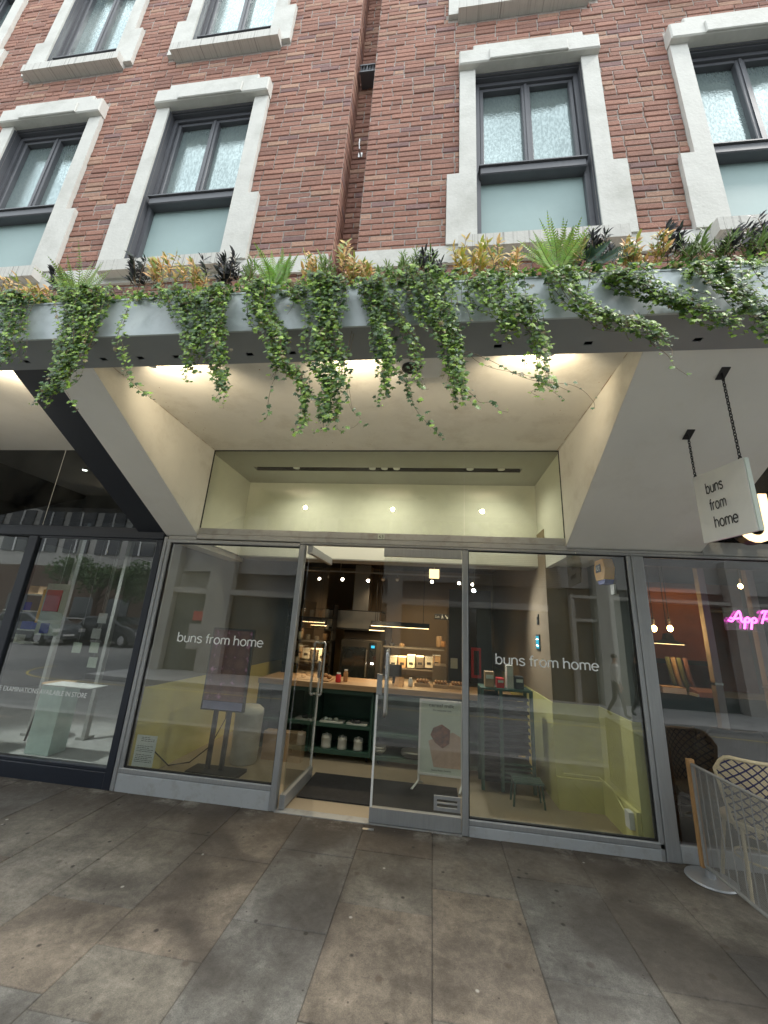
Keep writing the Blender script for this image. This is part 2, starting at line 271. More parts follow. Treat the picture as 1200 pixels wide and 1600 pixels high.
def pavement_mat():
    m, ns, L = newmat('york_stone'); out = ns.new('ShaderNodeOutputMaterial'); b = ns.new('ShaderNodeBsdfPrincipled')
    tc = coords(ns)
    ca = ns.new('ShaderNodeVertexColor'); ca.layer_name = 'tone'
    def ramp(src, lo, hi, a, c):
        r = ns.new('ShaderNodeMapRange'); r.inputs[1].default_value = lo; r.inputs[2].default_value = hi; r.inputs[3].default_value = a; r.inputs[4].default_value = c
        L.new(src, r.inputs[0]); return r.outputs[0]
    def mul(c, f):
        x = N(ns, 'ShaderNodeMix', data_type='RGBA', blend_type='MULTIPLY'); x.inputs[0].default_value = 1; L.new(c, x.inputs[6]); L.new(f, x.inputs[7]); return x.outputs[2]
    def mixc(c, f, col):
        x = N(ns, 'ShaderNodeMix', data_type='RGBA'); L.new(f, x.inputs[0]); L.new(c, x.inputs[6]); x.inputs[7].default_value = (*col, 1); return x.outputs[2]
    n1 = N(ns, 'ShaderNodeTexNoise', Scale=2.3, Detail=9.0, Roughness=0.68); L.new(tc, n1.inputs['Vector'])
    n2 = N(ns, 'ShaderNodeTexNoise', Scale=26.0, Detail=6.0, Roughness=0.7); L.new(tc, n2.inputs['Vector'])
    n4 = N(ns, 'ShaderNodeTexNoise', Scale=1.1, Detail=3.0, Roughness=0.5, Distortion=1.0); L.new(tc, n4.inputs['Vector'])
    c = mul(ca.outputs[0], ramp(n1.outputs['Fac'], 0.3, 0.7, 0.50, 1.45))
    c = mul(c, ramp(n2.outputs['Fac'], 0.3, 0.7, 0.78, 1.22))
    n5 = N(ns, 'ShaderNodeTexNoise', Scale=170.0, Detail=3.0, Roughness=0.8); L.new(tc, n5.inputs['Vector']); c = mul(c, ramp(n5.outputs['Fac'], 0.3, 0.7, 0.72, 1.28))
    n6 = N(ns, 'ShaderNodeTexNoise', Scale=7.5, Detail=9.0, Roughness=0.8, Distortion=0.6); L.new(tc, n6.inputs['Vector']); c = mul(c, ramp(n6.outputs['Fac'], 0.32, 0.66, 0.68, 1.26))
    c = mixc(c, ramp(n4.outputs['Fac'], 0.46, 0.62, 0.0, 0.7), (0.048, 0.041, 0.036))
    # trodden-in dirt along the foot of the shopfront
    sx = ns.new('ShaderNodeSeparateXYZ'); L.new(tc, sx.inputs[0])
    ny = N(ns, 'ShaderNodeTexNoise', Scale=3.0, Detail=6.0, Roughness=0.7); L.new(tc, ny.inputs['Vector'])
    ay = ns.new('ShaderNodeMath'); ay.operation = 'MULTIPLY_ADD'; ay.inputs[1].default_value = 1.0; L.new(ny.outputs['Fac'], ay.inputs[0]); L.new(sx.outputs['Y'], ay.inputs[2])
    c = mixc(c, ramp(ay.outputs[0], 3.35, 4.2, 0.0, 0.72), (0.050, 0.038, 0.028))
    # rubbed mortar and salt where the stone meets the shopfront
    sa = N(ns, 'ShaderNodeTexNoise', Scale=2.1, Detail=8.0, Roughness=0.75); L.new(tc, sa.inputs['Vector'])
    sb = ns.new('ShaderNodeMath'); sb.operation = 'MULTIPLY'; L.new(ramp(sa.outputs['Fac'], 0.52, 0.66, 0.0, 0.8), sb.inputs[0]); L.new(ramp(sx.outputs['Y'], 3.60, 3.78, 0.0, 1.0), sb.inputs[1])
    c = mixc(c, sb.outputs[0], (0.30, 0.28, 0.24))
    # chewing gum spots, dark and pale
    for sc, th, col, f in ((8.0, 0.13, (0.026, 0.023, 0.02), 0.85), (4.6, 0.06, (0.42, 0.40, 0.36), 0.8), (15.0, 0.11, (0.035, 0.03, 0.026), 0.7), (6.3, 0.17, (0.05, 0.036, 0.026), 0.5)):
        vo = N(ns, 'ShaderNodeTexVoronoi', Scale=sc); vo.inputs['Randomness'].default_value = 1.0; L.new(tc, vo.inputs['Vector'])
        nn = N(ns, 'ShaderNodeTexWhiteNoise'); L.new(vo.outputs['Color'], nn.inputs['Vector'])
        keep = ns.new('ShaderNodeMath'); keep.operation = 'GREATER_THAN'; keep.inputs[1].default_value = 0.58; L.new(nn.outputs['Value'], keep.inputs[0])
        r = ramp(vo.outputs['Distance'], th*0.5, th, f, 0.0)
        mm = ns.new('ShaderNodeMath'); mm.operation = 'MULTIPLY'; L.new(r, mm.inputs[0]); L.new(keep.outputs[0], mm.inputs[1])
        c = mixc(c, mm.outputs[0], col)
    L.new(c, b.inputs['Base Color'])
    L.new(ramp(n1.outputs['Fac'], 0.3, 0.7, 0.72, 0.92), b.inputs['Roughness']); b.inputs['Specular IOR Level'].default_value = 0.3
    ba = ns.new('ShaderNodeMath'); ba.operation = 'MULTIPLY_ADD'; ba.inputs[1].default_value = 0.5; L.new(n2.outputs['Fac'], ba.inputs[0]); L.new(n1.outputs['Fac'], ba.inputs[2])
    bp = ns.new('ShaderNodeBump'); bp.inputs['Strength'].default_value = 0.8; bp.inputs['Distance'].default_value = 0.012
    L.new(ba.outputs[0], bp.inputs['Height']); L.new(bp.outputs[0], b.inputs['Normal']); L.new(b.outputs[0], out.inputs[0]); return m
MT['york'] = pavement_mat()

# ------------------------------------------------------------------ mesh helpers
def origin(o):
    v = Vector((0, 0, 0))
    while o is not None:
        v = v + o.location; o = o.parent
    return v
class MB:
    def __init__(s): s.v = []; s.f = []; s.c = []; s.mi = []; s.k = 0
    def poly(s, pts, col=None):
        i = len(s.v); s.v += [tuple(p) for p in pts]; s.f.append(tuple(range(i, i+len(pts)))); s.c.append(col); s.mi.append(s.k)
    def mesh(s, vs, fs, col=None):
        i = len(s.v); s.v += [tuple(p) for p in vs]
        for f in fs: s.f.append(tuple(i+a for a in f)); s.c.append(col); s.mi.append(s.k)
    def box(s, x0, x1, y0, y1, z0, z1, col=None, bev=0.0):
        if bev:
            x = [x0, x0+bev, x1-bev, x1]
            # chamfer the four edges that face the street (low y)
            vs = [(x0, y1, z0), (x1, y1, z0), (x1, y1, z1), (x0, y1, z1), (x0, y0+bev, z0), (x1, y0+bev, z0), (x1, y0+bev, z1), (x0, y0+bev, z1),
                  (x0+bev, y0, z0+bev), (x1-bev, y0, z0+bev), (x1-bev, y0, z1-bev), (x0+bev, y0, z1-bev)]
            s.mesh(vs, [(0, 3, 2, 1), (4, 0, 1, 5), (5, 1, 2, 6), (6, 2, 3, 7), (7, 3, 0, 4), (8, 4, 5, 9), (9, 5, 6, 10), (10, 6, 7, 11), (11, 7, 4, 8), (8, 9, 10, 11)], col)
            return s
        vs = [(x0, y0, z0), (x1, y0, z0), (x1, y1, z0), (x0, y1, z0), (x0, y0, z1), (x1, y0, z1), (x1, y1, z1), (x0, y1, z1)]
        s.mesh(vs, [(0, 3, 2, 1), (4, 5, 6, 7), (0, 1, 5, 4), (1, 2, 6, 5), (2, 3, 7, 6), (3, 0, 4, 7)], col); return s
    def prism(s, pts, y0, y1, col=None):
        "outline in (x, z), counter-clockwise seen from the street, pushed from y0 to y1"
        n = len(pts); vs = [(x, y0, z) for x, z in pts] + [(x, y1, z) for x, z in pts]
        s.mesh(vs, [tuple(range(n)), tuple(range(2*n-1, n-1, -1))] + [(i, i+n, (i+1) % n+n, (i+1) % n) for i in range(n)], col); return s
    def prism_x(s, pts, x0, x1, col=None):
        n = len(pts); vs = [(x0, y, z) for y, z in pts] + [(x1, y, z) for y, z in pts]
        s.mesh(vs, [tuple(range(n-1, -1, -1)), tuple(range(n, 2*n))] + [(i, (i+1) % n, (i+1) % n+n, i+n) for i in range(n)], col); return s
    def prism_z(s, pts, z0, z1, col=None):
        n = len(pts); vs = [(x, y, z0) for x, y in pts] + [(x, y, z1) for x, y in pts]
        s.mesh(vs, [tuple(range(n-1, -1, -1)), tuple(range(n, 2*n))] + [(i, (i+1) % n, (i+1) % n+n, i+n) for i in range(n)], col); return s
    def tube(s, pts, r, n=8, col=None, closed=False):
        pts = [Vector(p) for p in pts]; m = len(pts); rs = r if isinstance(r, (list, tuple)) else [r]*m
        i0 = len(s.v); ref = None
        for k, p in enumerate(pts):
            if closed: t = pts[(k+1) % m] - pts[k-1]
            else: t = pts[min(k+1, m-1)] - pts[max(k-1, 0)]
            t = t.normalized() if t.length > 1e-9 else Vector((0, 0, 1))
            if ref is None: ref = t.orthogonal().normalized()
            ref = (ref - t*ref.dot(t)); ref = ref.normalized() if ref.length > 1e-6 else t.orthogonal().normalized()
            b = t.cross(ref)
            for j in range(n):
                a = 2*pi*j/n; s.v.append(tuple(p + (ref*cos(a)+b*sin(a))*rs[k]))
        for k in range(m if closed else m-1):
            for j in range(n):
                a = i0+k*n+j; b_ = i0+k*n+(j+1) % n; k2 = (k+1) % m
                s.f.append((a, b_, i0+k2*n+(j+1) % n, i0+k2*n+j)); s.c.append(col); s.mi.append(s.k)
        if not closed:
            s.f.append(tuple(i0+j for j in range(n-1, -1, -1))); s.c.append(col); s.mi.append(s.k)
            s.f.append(tuple(i0+(m-1)*n+j for j in range(n))); s.c.append(col); s.mi.append(s.k)
        return s
    def lathe(s, c, prof, n=20, col=None):
        "profile of (radius, height) turned round the vertical through c"
        i0 = len(s.v); cx, cy, cz = c
        for r, z in prof:
            for j in range(n): a = 2*pi*j/n; s.v.append((cx+r*cos(a), cy+r*sin(a), cz+z))
        for k in range(len(prof)-1):
            for j in range(n):
                s.f.append((i0+k*n+j, i0+k*n+(j+1) % n, i0+(k+1)*n+(j+1) % n, i0+(k+1)*n+j)); s.c.append(col); s.mi.append(s.k)
        s.f.append(tuple(i0+j for j in range(n-1, -1, -1))); s.c.append(col); s.mi.append(s.k)
        s.f.append(tuple(i0+(len(prof)-1)*n+j for j in range(n))); s.c.append(col); s.mi.append(s.k); return s
    def ball(s, c, r, n=12, sc=(1, 1, 1), col=None):
        prof = []; m = n//2
        i0 = len(s.v)
        for k in range(m+1):
            t = pi*k/m
            for j in range(n): a = 2*pi*j/n; s.v.append((c[0]+r*sc[0]*max(sin(t), .02)*cos(a), c[1]+r*sc[1]*max(sin(t), .02)*sin(a), c[2]-r*sc[2]*cos(t)))
        for k in range(m):
            for j in range(n):
                s.f.append((i0+k*n+j, i0+k*n+(j+1) % n, i0+(k+1)*n+(j+1) % n, i0+(k+1)*n+j)); s.c.append(col); s.mi.append(s.k)
        s.f.append(tuple(i0+j for j in range(n-1, -1, -1))); s.c.append(col); s.mi.append(s.k)
        s.f.append(tuple(i0+m*n+j for j in range(n))); s.c.append(col); s.mi.append(s.k); return s
    def build(s, name, m, parent=None, smooth=False, loc=None, local=False):
        me = bpy.data.meshes.new(name)
        if parent is not None: base = Vector((0, 0, 0)) if local else origin(parent)
        elif loc is not None: base = Vector(loc)
        else:
            xs, ys, zs = zip(*s.v); base = Vector(((min(xs)+max(xs))/2, (min(ys)+max(ys))/2, min(zs)))
        me.from_pydata([(x-base.x, y-base.y, z-base.z) for x, y, z in s.v], [], s.f); me.update()
        ms = m if isinstance(m, (list, tuple)) else [m]
        for q in ms: me.materials.append(MT[q] if isinstance(q, str) else q)
        if len(ms) > 1: me.polygons.foreach_set('material_index', s.mi)
        if any(c is not None for c in s.c):
            ca = me.color_attributes.new('tone', 'FLOAT_COLOR', 'CORNER'); buf = []
            for f, c in zip(s.f, s.c):
                c = c or (0.3, 0.3, 0.3); buf += [c[0], c[1], c[2], 1.0]*len(f)
            ca.data.foreach_set('color', buf)
        if smooth: me.polygons.foreach_set('use_smooth', [True]*len(me.polygons))
        o = bpy.data.objects.new(name, me); C.objects.link(o)
        if parent is not None: o.parent = parent
        else: o.location = base
        return o
def tag(o, label=None, cat=None, group=None, kind=None):
    if label: o['label'] = label
    if cat: o['category'] = cat
    if group: o['group'] = group
    if kind: o['kind'] = kind
    return o
def thing(name, label, cat, loc, group=None, rz=0.0):
    o = bpy.data.objects.new(name, None); C.objects.link(o); o.location = loc; o.rotation_euler = (0, 0, rz)
    o.empty_display_size = 0.1
    return tag(o, label, cat, group)
def part(name, m, parent, *boxes, **k):
    b = MB()
    for x in boxes: b.box(*x)
    return b.build(name, m, parent, **k)
def struct(o): o['kind'] = 'structure'; return o
def copy_tree(o, loc, label=None, rz=None, group=None):
    c = o.copy(); C.objects.link(c); c.location = loc
    if label: c['label'] = label
    if group: c['group'] = group
    if rz is not None: c.rotation_euler = (0, 0, rz)
    def rec(src, dst):
        for ch in list(src.children):
            d = ch.copy(); C.objects.link(d); d.parent = dst; rec(ch, d)
    rec(o, c); return c
def lettering(name, text, m, parent, org, ux, uz, width, height, depth=0.002, align='L', spacing=1.0, offset=0.0, shear=0.0, lines=1):
    "text set in the plane spanned by ux (reading direction) and uz (up), fitted to width x height, extruded"
    cu = bpy.data.curves.new('txt', 'FONT'); cu.body = text; cu.space_character = spacing; cu.offset = offset; cu.shear = shear
    cu.align_x = {'L': 'LEFT', 'C': 'CENTER'}[align]; cu.resolution_u = 4; cu.space_line = 1.0
    to = bpy.data.objects.new('txt', cu); C.objects.link(to)
    dg = bpy.context.evaluated_depsgraph_get(); me = bpy.data.meshes.new_from_object(to.evaluated_get(dg))
    bpy.data.objects.remove(to)
    vs = [v.co.copy() for v in me.vertices]; x0 = min(v.x for v in vs); x1 = max(v.x for v in vs); y0 = min(v.y for v in vs); y1 = max(v.y for v in vs)
    ux = Vector(ux).normalized(); uz = Vector(uz).normalized(); nn = ux.cross(uz); org = Vector(org)
    b = MB()
    P = [org + ux*((v.x-x0)/(x1-x0)*width) + uz*((v.y-y0)/(y1-y0)*height) for v in vs]
    fs = [tuple(p.vertices) for p in me.polygons]
    b.mesh([p+nn*depth for p in P], fs)
    # side walls along boundary edges
    from collections import Counter
    cnt = Counter()
    for f in fs:
        for i in range(len(f)): cnt[tuple(sorted((f[i], f[(i+1) % len(f)])))] += 1
    for f in fs:
        for i in range(len(f)):
            a, c = f[i], f[(i+1) % len(f)]
            if cnt[tuple(sorted((a, c)))] == 1: b.poly([P[a], P[c], P[c]+nn*depth, P[a]+nn*depth])
    bpy.data.meshes.remove(me)
    return b.build(name, m, parent)
# a plain grotesque alphabet drawn with strokes: cap height 1, x height 0.73
def _arc(cx, cy, rx, ry, a0, a1, n=10): return [(cx+rx*cos(radians(a0+(a1-a0)*i/n)), cy+ry*sin(radians(a0+(a1-a0)*i/n))) for i in range(n+1)]
_X, _R, _w = .66, .25, .0
GL = {
 'o': (.62, [_arc(.31, .33, .25, .33, 0, 360, 24)]),
 'b': (.62, [[(.07, 1), (.07, .0)], _arc(.31, .33, .24, .33, 180, -180, 24)]),
 'e': (.60, [_arc(.30, .33, .25, .33, 0, 320, 22), [(.05, .345), (.55, .345)]]),
 'h': (.58, [[(.07, 1), (.07, 0)], [(.07, .40)]+_arc(.29, .43, .21, .23, 170, 0, 10)+[(.50, 0)]]),
 'n': (.58, [[(.07, .66), (.07, 0)], [(.07, .40)]+_arc(.29, .43, .21, .23, 170, 0, 10)+[(.50, 0)]]),
 'u': (.58, [[(.50, .66), (.50, 0)], [(.07, .66), (.07, .24)]+_arc(.28, .22, .21, .22, 180, 350, 10)+[(.50, .26)]]),
 'm': (.88, [[(.07, .66), (.07, 0)], [(.07, .42)]+_arc(.255, .46, .185, .20, 170, 0, 9)+[(.44, 0)], [(.44, .42)]+_arc(.625, .46, .185, .20, 170, 0, 9)+[(.81, 0)]]),
 'r': (.36, [[(.07, .66), (.07, 0)], [(.07, .40)]+_arc(.28, .44, .21, .22, 170, 90, 6)+[(.34, .66)]]),
 'f': (.32, [[(.14, 0), (.14, .80)]+_arc(.28, .82, .14, .15, 180, 95, 6)+[(.32, .97)], [(.0, .66), (.29, .66)]]),
 's': (.53, [_arc(.265, .495, .195, .165, 15, 200, 12)+[(.12, .42), (.40, .285)]+_arc(.265, .165, .205, .165, 30, -165, 12)]),
}
def grotesk(name, text, m, parent, org, ux, uz, width, height, depth=.001, sw=.115):
    ux = Vector(ux).normalized(); uz = Vector(uz).normalized(); nn = ux.cross(uz); org = Vector(org)
    x = 0; strokes = []
    for ch in text:
        if ch == ' ': x += .30; continue
        w, st = GL[ch]
        for p in st: strokes.append([(x+a, b_) for a, b_ in p])
        x += w+.045
    sc = width/x; b = MB(); k = 0
    for p in strokes:
        closed = abs(p[0][0]-p[-1][0]) < 1e-6 and abs(p[0][1]-p[-1][1]) < 1e-6
        if closed: p = p[:-1]
        n = len(p); L_, R_ = [], []
        for i in range(n):
            a = p[i-1] if (i or closed) else p[0]; c = p[(i+1) % n] if (i < n-1 or closed) else p[-1]
            tx, ty = c[0]-a[0], c[1]-a[1]; q = math.hypot(tx, ty) or 1
            L_.append((p[i][0]-ty/q*sw/2, p[i][1]+tx/q*sw/2)); R_.append((p[i][0]+ty/q*sw/2, p[i][1]-tx/q*sw/2))
        k += 1; dz = depth*(1+.12*(k % 3))
        P = lambda v: org+ux*(v[0]*sc)+uz*(v[1]*height)+nn*dz
        for i in range(n if closed else n-1):
            j = (i+1) % n; b.poly([P(R_[i]), P(R_[j]), P(L_[j]), P(L_[i])])
    return b.build(name, m, parent)
def lamp(name, kind, loc, energy, col, size=0.05, target=None, angle=90, blend=0.5, parent=None):
    l = bpy.data.lights.new(name, kind); l.energy = energy; l.color = col
    if kind == 'SPOT': l.spot_size = radians(angle); l.spot_blend = blend; l.shadow_soft_size = size
    elif kind == 'AREA': l.size = size
    else: l.shadow_soft_size = size
    o = bpy.data.objects.new(name, l); C.objects.link(o); o.location = loc
    if target is not None: o.rotation_euler = (Vector(loc)-Vector(target)).to_track_quat('Z', 'Y').to_euler()
    return o
def lerp(a, b, t): return a+(b-a)*t

# ================================================================== STRUCTURE: ground
YW = 2.36      # face of the upper brickwork
YS = 3.84      # face of the shopfronts
def flags():
    "york stone flags laid in rows that run away from the street; each has its own tone and a worn joint"
    b = MB(); rr = random.Random(11)
    xs = [-12.2]
    joints = [-3.81, -3.262, -2.712, -2.170, -1.625, -1.062, -0.525, 0.033, 0.572, 1.115, 1.62, 2.17, 2.72, 3.27]
    x = -3.81
    left = []
    while x > -14: x -= 0.55; left.append(x)
    x = 3.27; right = []
    while x < 14: x += 0.55; right.append(x)
    J = left[::-1]+joints+right
    cuts = {-2.170: [2.0, 2.53, 3.33], -1.625: [1.93, 2.28, 3.10], -1.062: [1.95, 2.58, 3.3], -0.525: [2.1, 2.84, 3.42], 0.033: [2.22, 3.1], 0.572: [2.54, 3.35], 1.115: [2.58, 3.25]}
    for i in range(len(J)-1):
        x0, x1 = J[i], J[i+1]
        cu = cuts.get(J[i])
        if cu is None:
            cu = []; y = 1.75+rr.random()*0.6
            while y < 3.6: cu.append(y); y += rr.uniform(0.5, 0.95)
        ys = [1.64]+cu+[3.86]
        for k in range(len(ys)-1):
            y0, y1 = ys[k], ys[k+1]
            if y1-y0 < 0.1: continue
            t = rr.uniform(0.86, 1.16); w = rr.random()
            base = (0.158, 0.143, 0.120) if w < 0.5 else ((0.152, 0.146, 0.133) if w < 0.8 else (0.164, 0.138, 0.110))
            c = tuple(v*t for v in base); g = 0.0024; e = 0.003
            h = rr.uniform(-0.0015, 0.0015)
            # top with a softly worn arris
            a = [(x0+g, y0+g), (x1-g, y0+g), (x1-g, y1-g), (x0+g, y1-g)]
            q = [(x0+g+e, y0+g+e), (x1-g-e, y0+g+e), (x1-g-e, y1-g-e), (x0+g+e, y1-g-e)]
            b.mesh([(p[0], p[1], -0.012) for p in a]+[(p[0], p[1], h-0.003) for p in a]+[(p[0], p[1], h) for p in q],
                   [(8, 9, 10, 11)]+[(4+j, 4+(j+1) % 4, 8+(j+1) % 4, 8+j) for j in range(4)]+[(j, (j+1) % 4, 4+(j+1) % 4, 4+j) for j in range(4)], c)
    # bedding under the joints: mostly dark grit
    b.poly([(-14, 1.6, -0.0045), (14, 1.6, -0.0045), (14, 3.87, -0.0045), (-14, 3.87, -0.0045)], (0.10, 0.092, 0.08))
    return b.build('pavement', 'york', loc=(0, 0, 0))
struct(flags())
b = MB(); b.box(-14, 14, 1.44, 1.595, -0.2, -0.005); struct(b.build('kerb', 'kerb'))
b = MB(); b.poly([(-120, -90, -0.105), (120, -90, -0.105), (120, 40, -0.105), (-120, 40, -0.105)]); struct(b.build('road', 'asphalt', loc=(0, 0, -0.105)))
b = MB()
b.box(-14, 14, 1.17, 1.22, -0.104, -0.100); b.box(-14, 14, 1.29, 1.34, -0.104, -0.100)
b.box(-9, 14, -1.44, -1.39, -0.104, -0.100)
for k in range(10):                              # the single line curls into the side street
    a0, a1 = radians(90+k*9), radians(99+k*9); cx, cy_, r = -9, -3.4, 1.985
    b.prism_z([(cx+(r-.025)*cos(a0), cy_+(r-.025)*sin(a0)), (cx+(r+.025)*cos(a0), cy_+(r+.025)*sin(a0)), (cx+(r+.025)*cos(a1), cy_+(r+.025)*sin(a1)), (cx+(r-.025)*cos(a1), cy_+(r-.025)*sin(a1))], -0.104, -0.100)
struct(b.build('road_markings', 'yline', loc=(0, 0, -0.105)))
b = MB(); b.prism_z([(-8.6, -1.85), (16, -1.85), (16, -3.9), (-8.6, -3.9)], -0.12, 0.0); struct(b.build('far_pavement', 'concrete'))

# ================================================================== BRICK BUILDING
bld = thing('brick_building', 'red brick building with white stone window surrounds standing over the shopfronts', 'building', (0, YW, 0))
OPEN = []     # openings in the brickwork, (x0, x1, z0, z1)
W2C = [-5.93, -4.11, -2.293, 0.727, 2.49, 4.3]
W3C = [-5.93, -4.11, -2.293, 0.717, 2.49, 4.3]
for c in W2C: OPEN.append((c-.59, c+.59, 4.45, 6.74)); OPEN.append((c-.69, c+.69, 4.45, 5.19))
for c in W3C: OPEN.append((c-.59, c+.59, 7.32, 9.70)); OPEN.append((c-.69, c+.69, 7.37, 7.96))
SLX0, SLX1, SLD = -0.872, -0.675, 0.21
ZB0, ZB1 = 4.27, 4.44                     # the stone band
def bricks():
    b = MB(); rr = random.Random(3); H, Lb, mo = 0.0628, 0.192, 0.0095
    def free(x0, x1, z0, z1):
        segs = [(x0, x1)]
        for (a, c, p, q) in OPEN:
            if z1 > p+0.004 and z0 < q-0.004:
                ns_ = []
                for s0, s1 in segs:
                    if c <= s0 or a >= s1: ns_.append((s0, s1)); continue
                    if a > s0: ns_.append((s0, a))
                    if c < s1: ns_.append((c, s1))
                segs = ns_
        return segs
    def tone():
        w = rr.random(); t = rr.uniform(0.86, 1.14)
        if w < 0.62: c = (0.315, 0.166, 0.126)
        elif w < 0.84: c = (0.275, 0.146, 0.114)
        elif w < 0.95: c = (0.37, 0.225, 0.165)
        else: c = (0.225, 0.135, 0.125)
        return tuple(v*t for v in c)
    def course(xa, xb, z0, z1, y, k, ret=0):
        off = (k % 2)*Lb*0.5+(rr.random()-.5)*0.02
        x = xa-off
        while x < xb:
            ln = Lb if rr.random() > 0.12 else Lb*0.5
            a, c = max(x, xa), min(x+ln, xb); x += ln
            for s0, s1 in free(a, c, z0, z1):
                if s1-s0 < 0.03: continue
                m0 = mo/2; dy = rr.uniform(-0.004, 0.003); rt = rr.uniform(-0.0016, 0.0016)
                X0, X1, Z0, Z1, e = s0+m0, s1-m0, z0+m0, z1-m0, 0.004
                yy = y+dy
                vs = [(X0, yy+e, Z0), (X1, yy+e+rt, Z0), (X1, yy+e+rt, Z1), (X0, yy+e, Z1),
                      (X0+e, yy, Z0+e+rr.uniform(0, .002)), (X1-e, yy+rt, Z0+e+rr.uniform(0, .002)), (X1-e, yy+rt, Z1-e-rr.uniform(0, .002)), (X0+e, yy, Z1-e-rr.uniform(0, .002)),
                      (X0, y+0.03, Z0), (X1, y+0.03, Z0), (X1, y+0.03, Z1), (X0, y+0.03, Z1)]
                b.mesh(vs, [(4, 5, 6, 7), (0, 1, 5, 4), (1, 2, 6, 5), (2, 3, 7, 6), (3, 0, 4, 7), (8, 9, 1, 0), (9, 10, 2, 1), (10, 11, 3, 2), (11, 8, 0, 3)], tone())
    z = 3.62; k = 0
    while z < 10.0:
        skip = z+H > ZB0 and z < ZB1
        if not skip or z < ZB0-0.02 or z > ZB1-0.02:
            course(-6.9, SLX0, z, z+H, YW, k); course(SLX1, 5.4, z, z+H, YW, k)
        course(SLX0-0.02, SLX1, z, z+H, YW+SLD, k+1)
        # bricks of the return into the slot
        y0 = YW+0.005; w = 0.095 if k % 2 else SLD-.02
        for (ya, yb) in ([(y0, y0+0.098), (y0+0.098, YW+SLD)] if k % 2 else [(y0, YW+SLD)]):
            e = 0.004; m0 = mo/2; X = SLX0+rr.uniform(-.002, .003)
            b.mesh([(X, ya+e, z+m0), (X, yb-m0, z+m0), (X, yb-m0, z+H-m0), (X, ya+e, z+H-m0), (X-.03, ya, z+m0), (X-.03, yb, z+m0), (X-.03, yb, z+H-m0), (X-.03, ya, z+H-m0)],
                   [(0, 1, 2, 3), (4, 5, 1, 0), (3, 2, 6, 7), (4, 0, 3, 7)], tone())
        z += H; k += 1
    return b
br = bricks().build('brick_wall', 'brick', bld)
# mortar behind the bricks, cut round the openings
def sheet_with_holes(b, x0, x1, z0, z1, holes, y):
    xs = sorted({x0, x1} | {min(max(h[0], x0), x1) for h in holes} | {min(max(h[1], x0), x1) for h in holes})
    zs = sorted({z0, z1} | {min(max(h[2], z0), z1) for h in holes} | {min(max(h[3], z0), z1) for h in holes})
    for i in range(len(xs)-1):
        for j in range(len(zs)-1):
            cx, cz = (xs[i]+xs[i+1])/2, (zs[j]+zs[j+1])/2
            if any(h[0] < cx < h[1] and h[2] < cz < h[3] for h in holes): continue
            b.poly([(xs[i], y, zs[j]), (xs[i+1], y, zs[j]), (xs[i+1], y, zs[j+1]), (xs[i], y, zs[j+1])])
b = MB()
holes = [(c-.45, c+.45, 4.47, 6.47) for c in W2C]+[(c-.45, c+.45, 7.45, 9.5) for c in W3C]
sheet_with_holes(b, -6.9, SLX0-.0025, 3.6, 10, holes, YW+0.006)
sheet_with_holes(b, SLX1+.002, 5.4, 3.6, 10, holes, YW+0.006)
b.poly([(SLX0-.03, YW+SLD+.009, 3.6), (SLX1+.01, YW+SLD+.009, 3.6), (SLX1+.01, YW+SLD+.009, 10), (SLX0-.03, YW+SLD+.009, 10)])
b.poly([(SLX0-.006, YW+.009, 3.6), (SLX0-.006, YW+SLD+.009, 3.6), (SLX0-.006, YW+SLD+.009, 10), (SLX0-.006, YW+.009, 10)])
b.poly([(SLX1+.002, YW+.009, 3.6), (SLX1+.002, YW+.009, 10), (SLX1+.002, YW+SLD+.009, 10), (SLX1+.002, YW+SLD+.009, 3.6)])
b.build('mortar_bed', 'mortar', bld)
part('parapet_top', 'stone', bld, (-6.9, 5.4, YW-.03, YW+.5, 10.0, 10.15))
b = MB()
for xa, xb in ((-6.9, SLX0-.03), (SLX1-.012, 5.4)):
    b.box(xa, xb, YW-.022, YW+.03, ZB0+.0, ZB1)
b.build('stone_band', 'stone', bld)
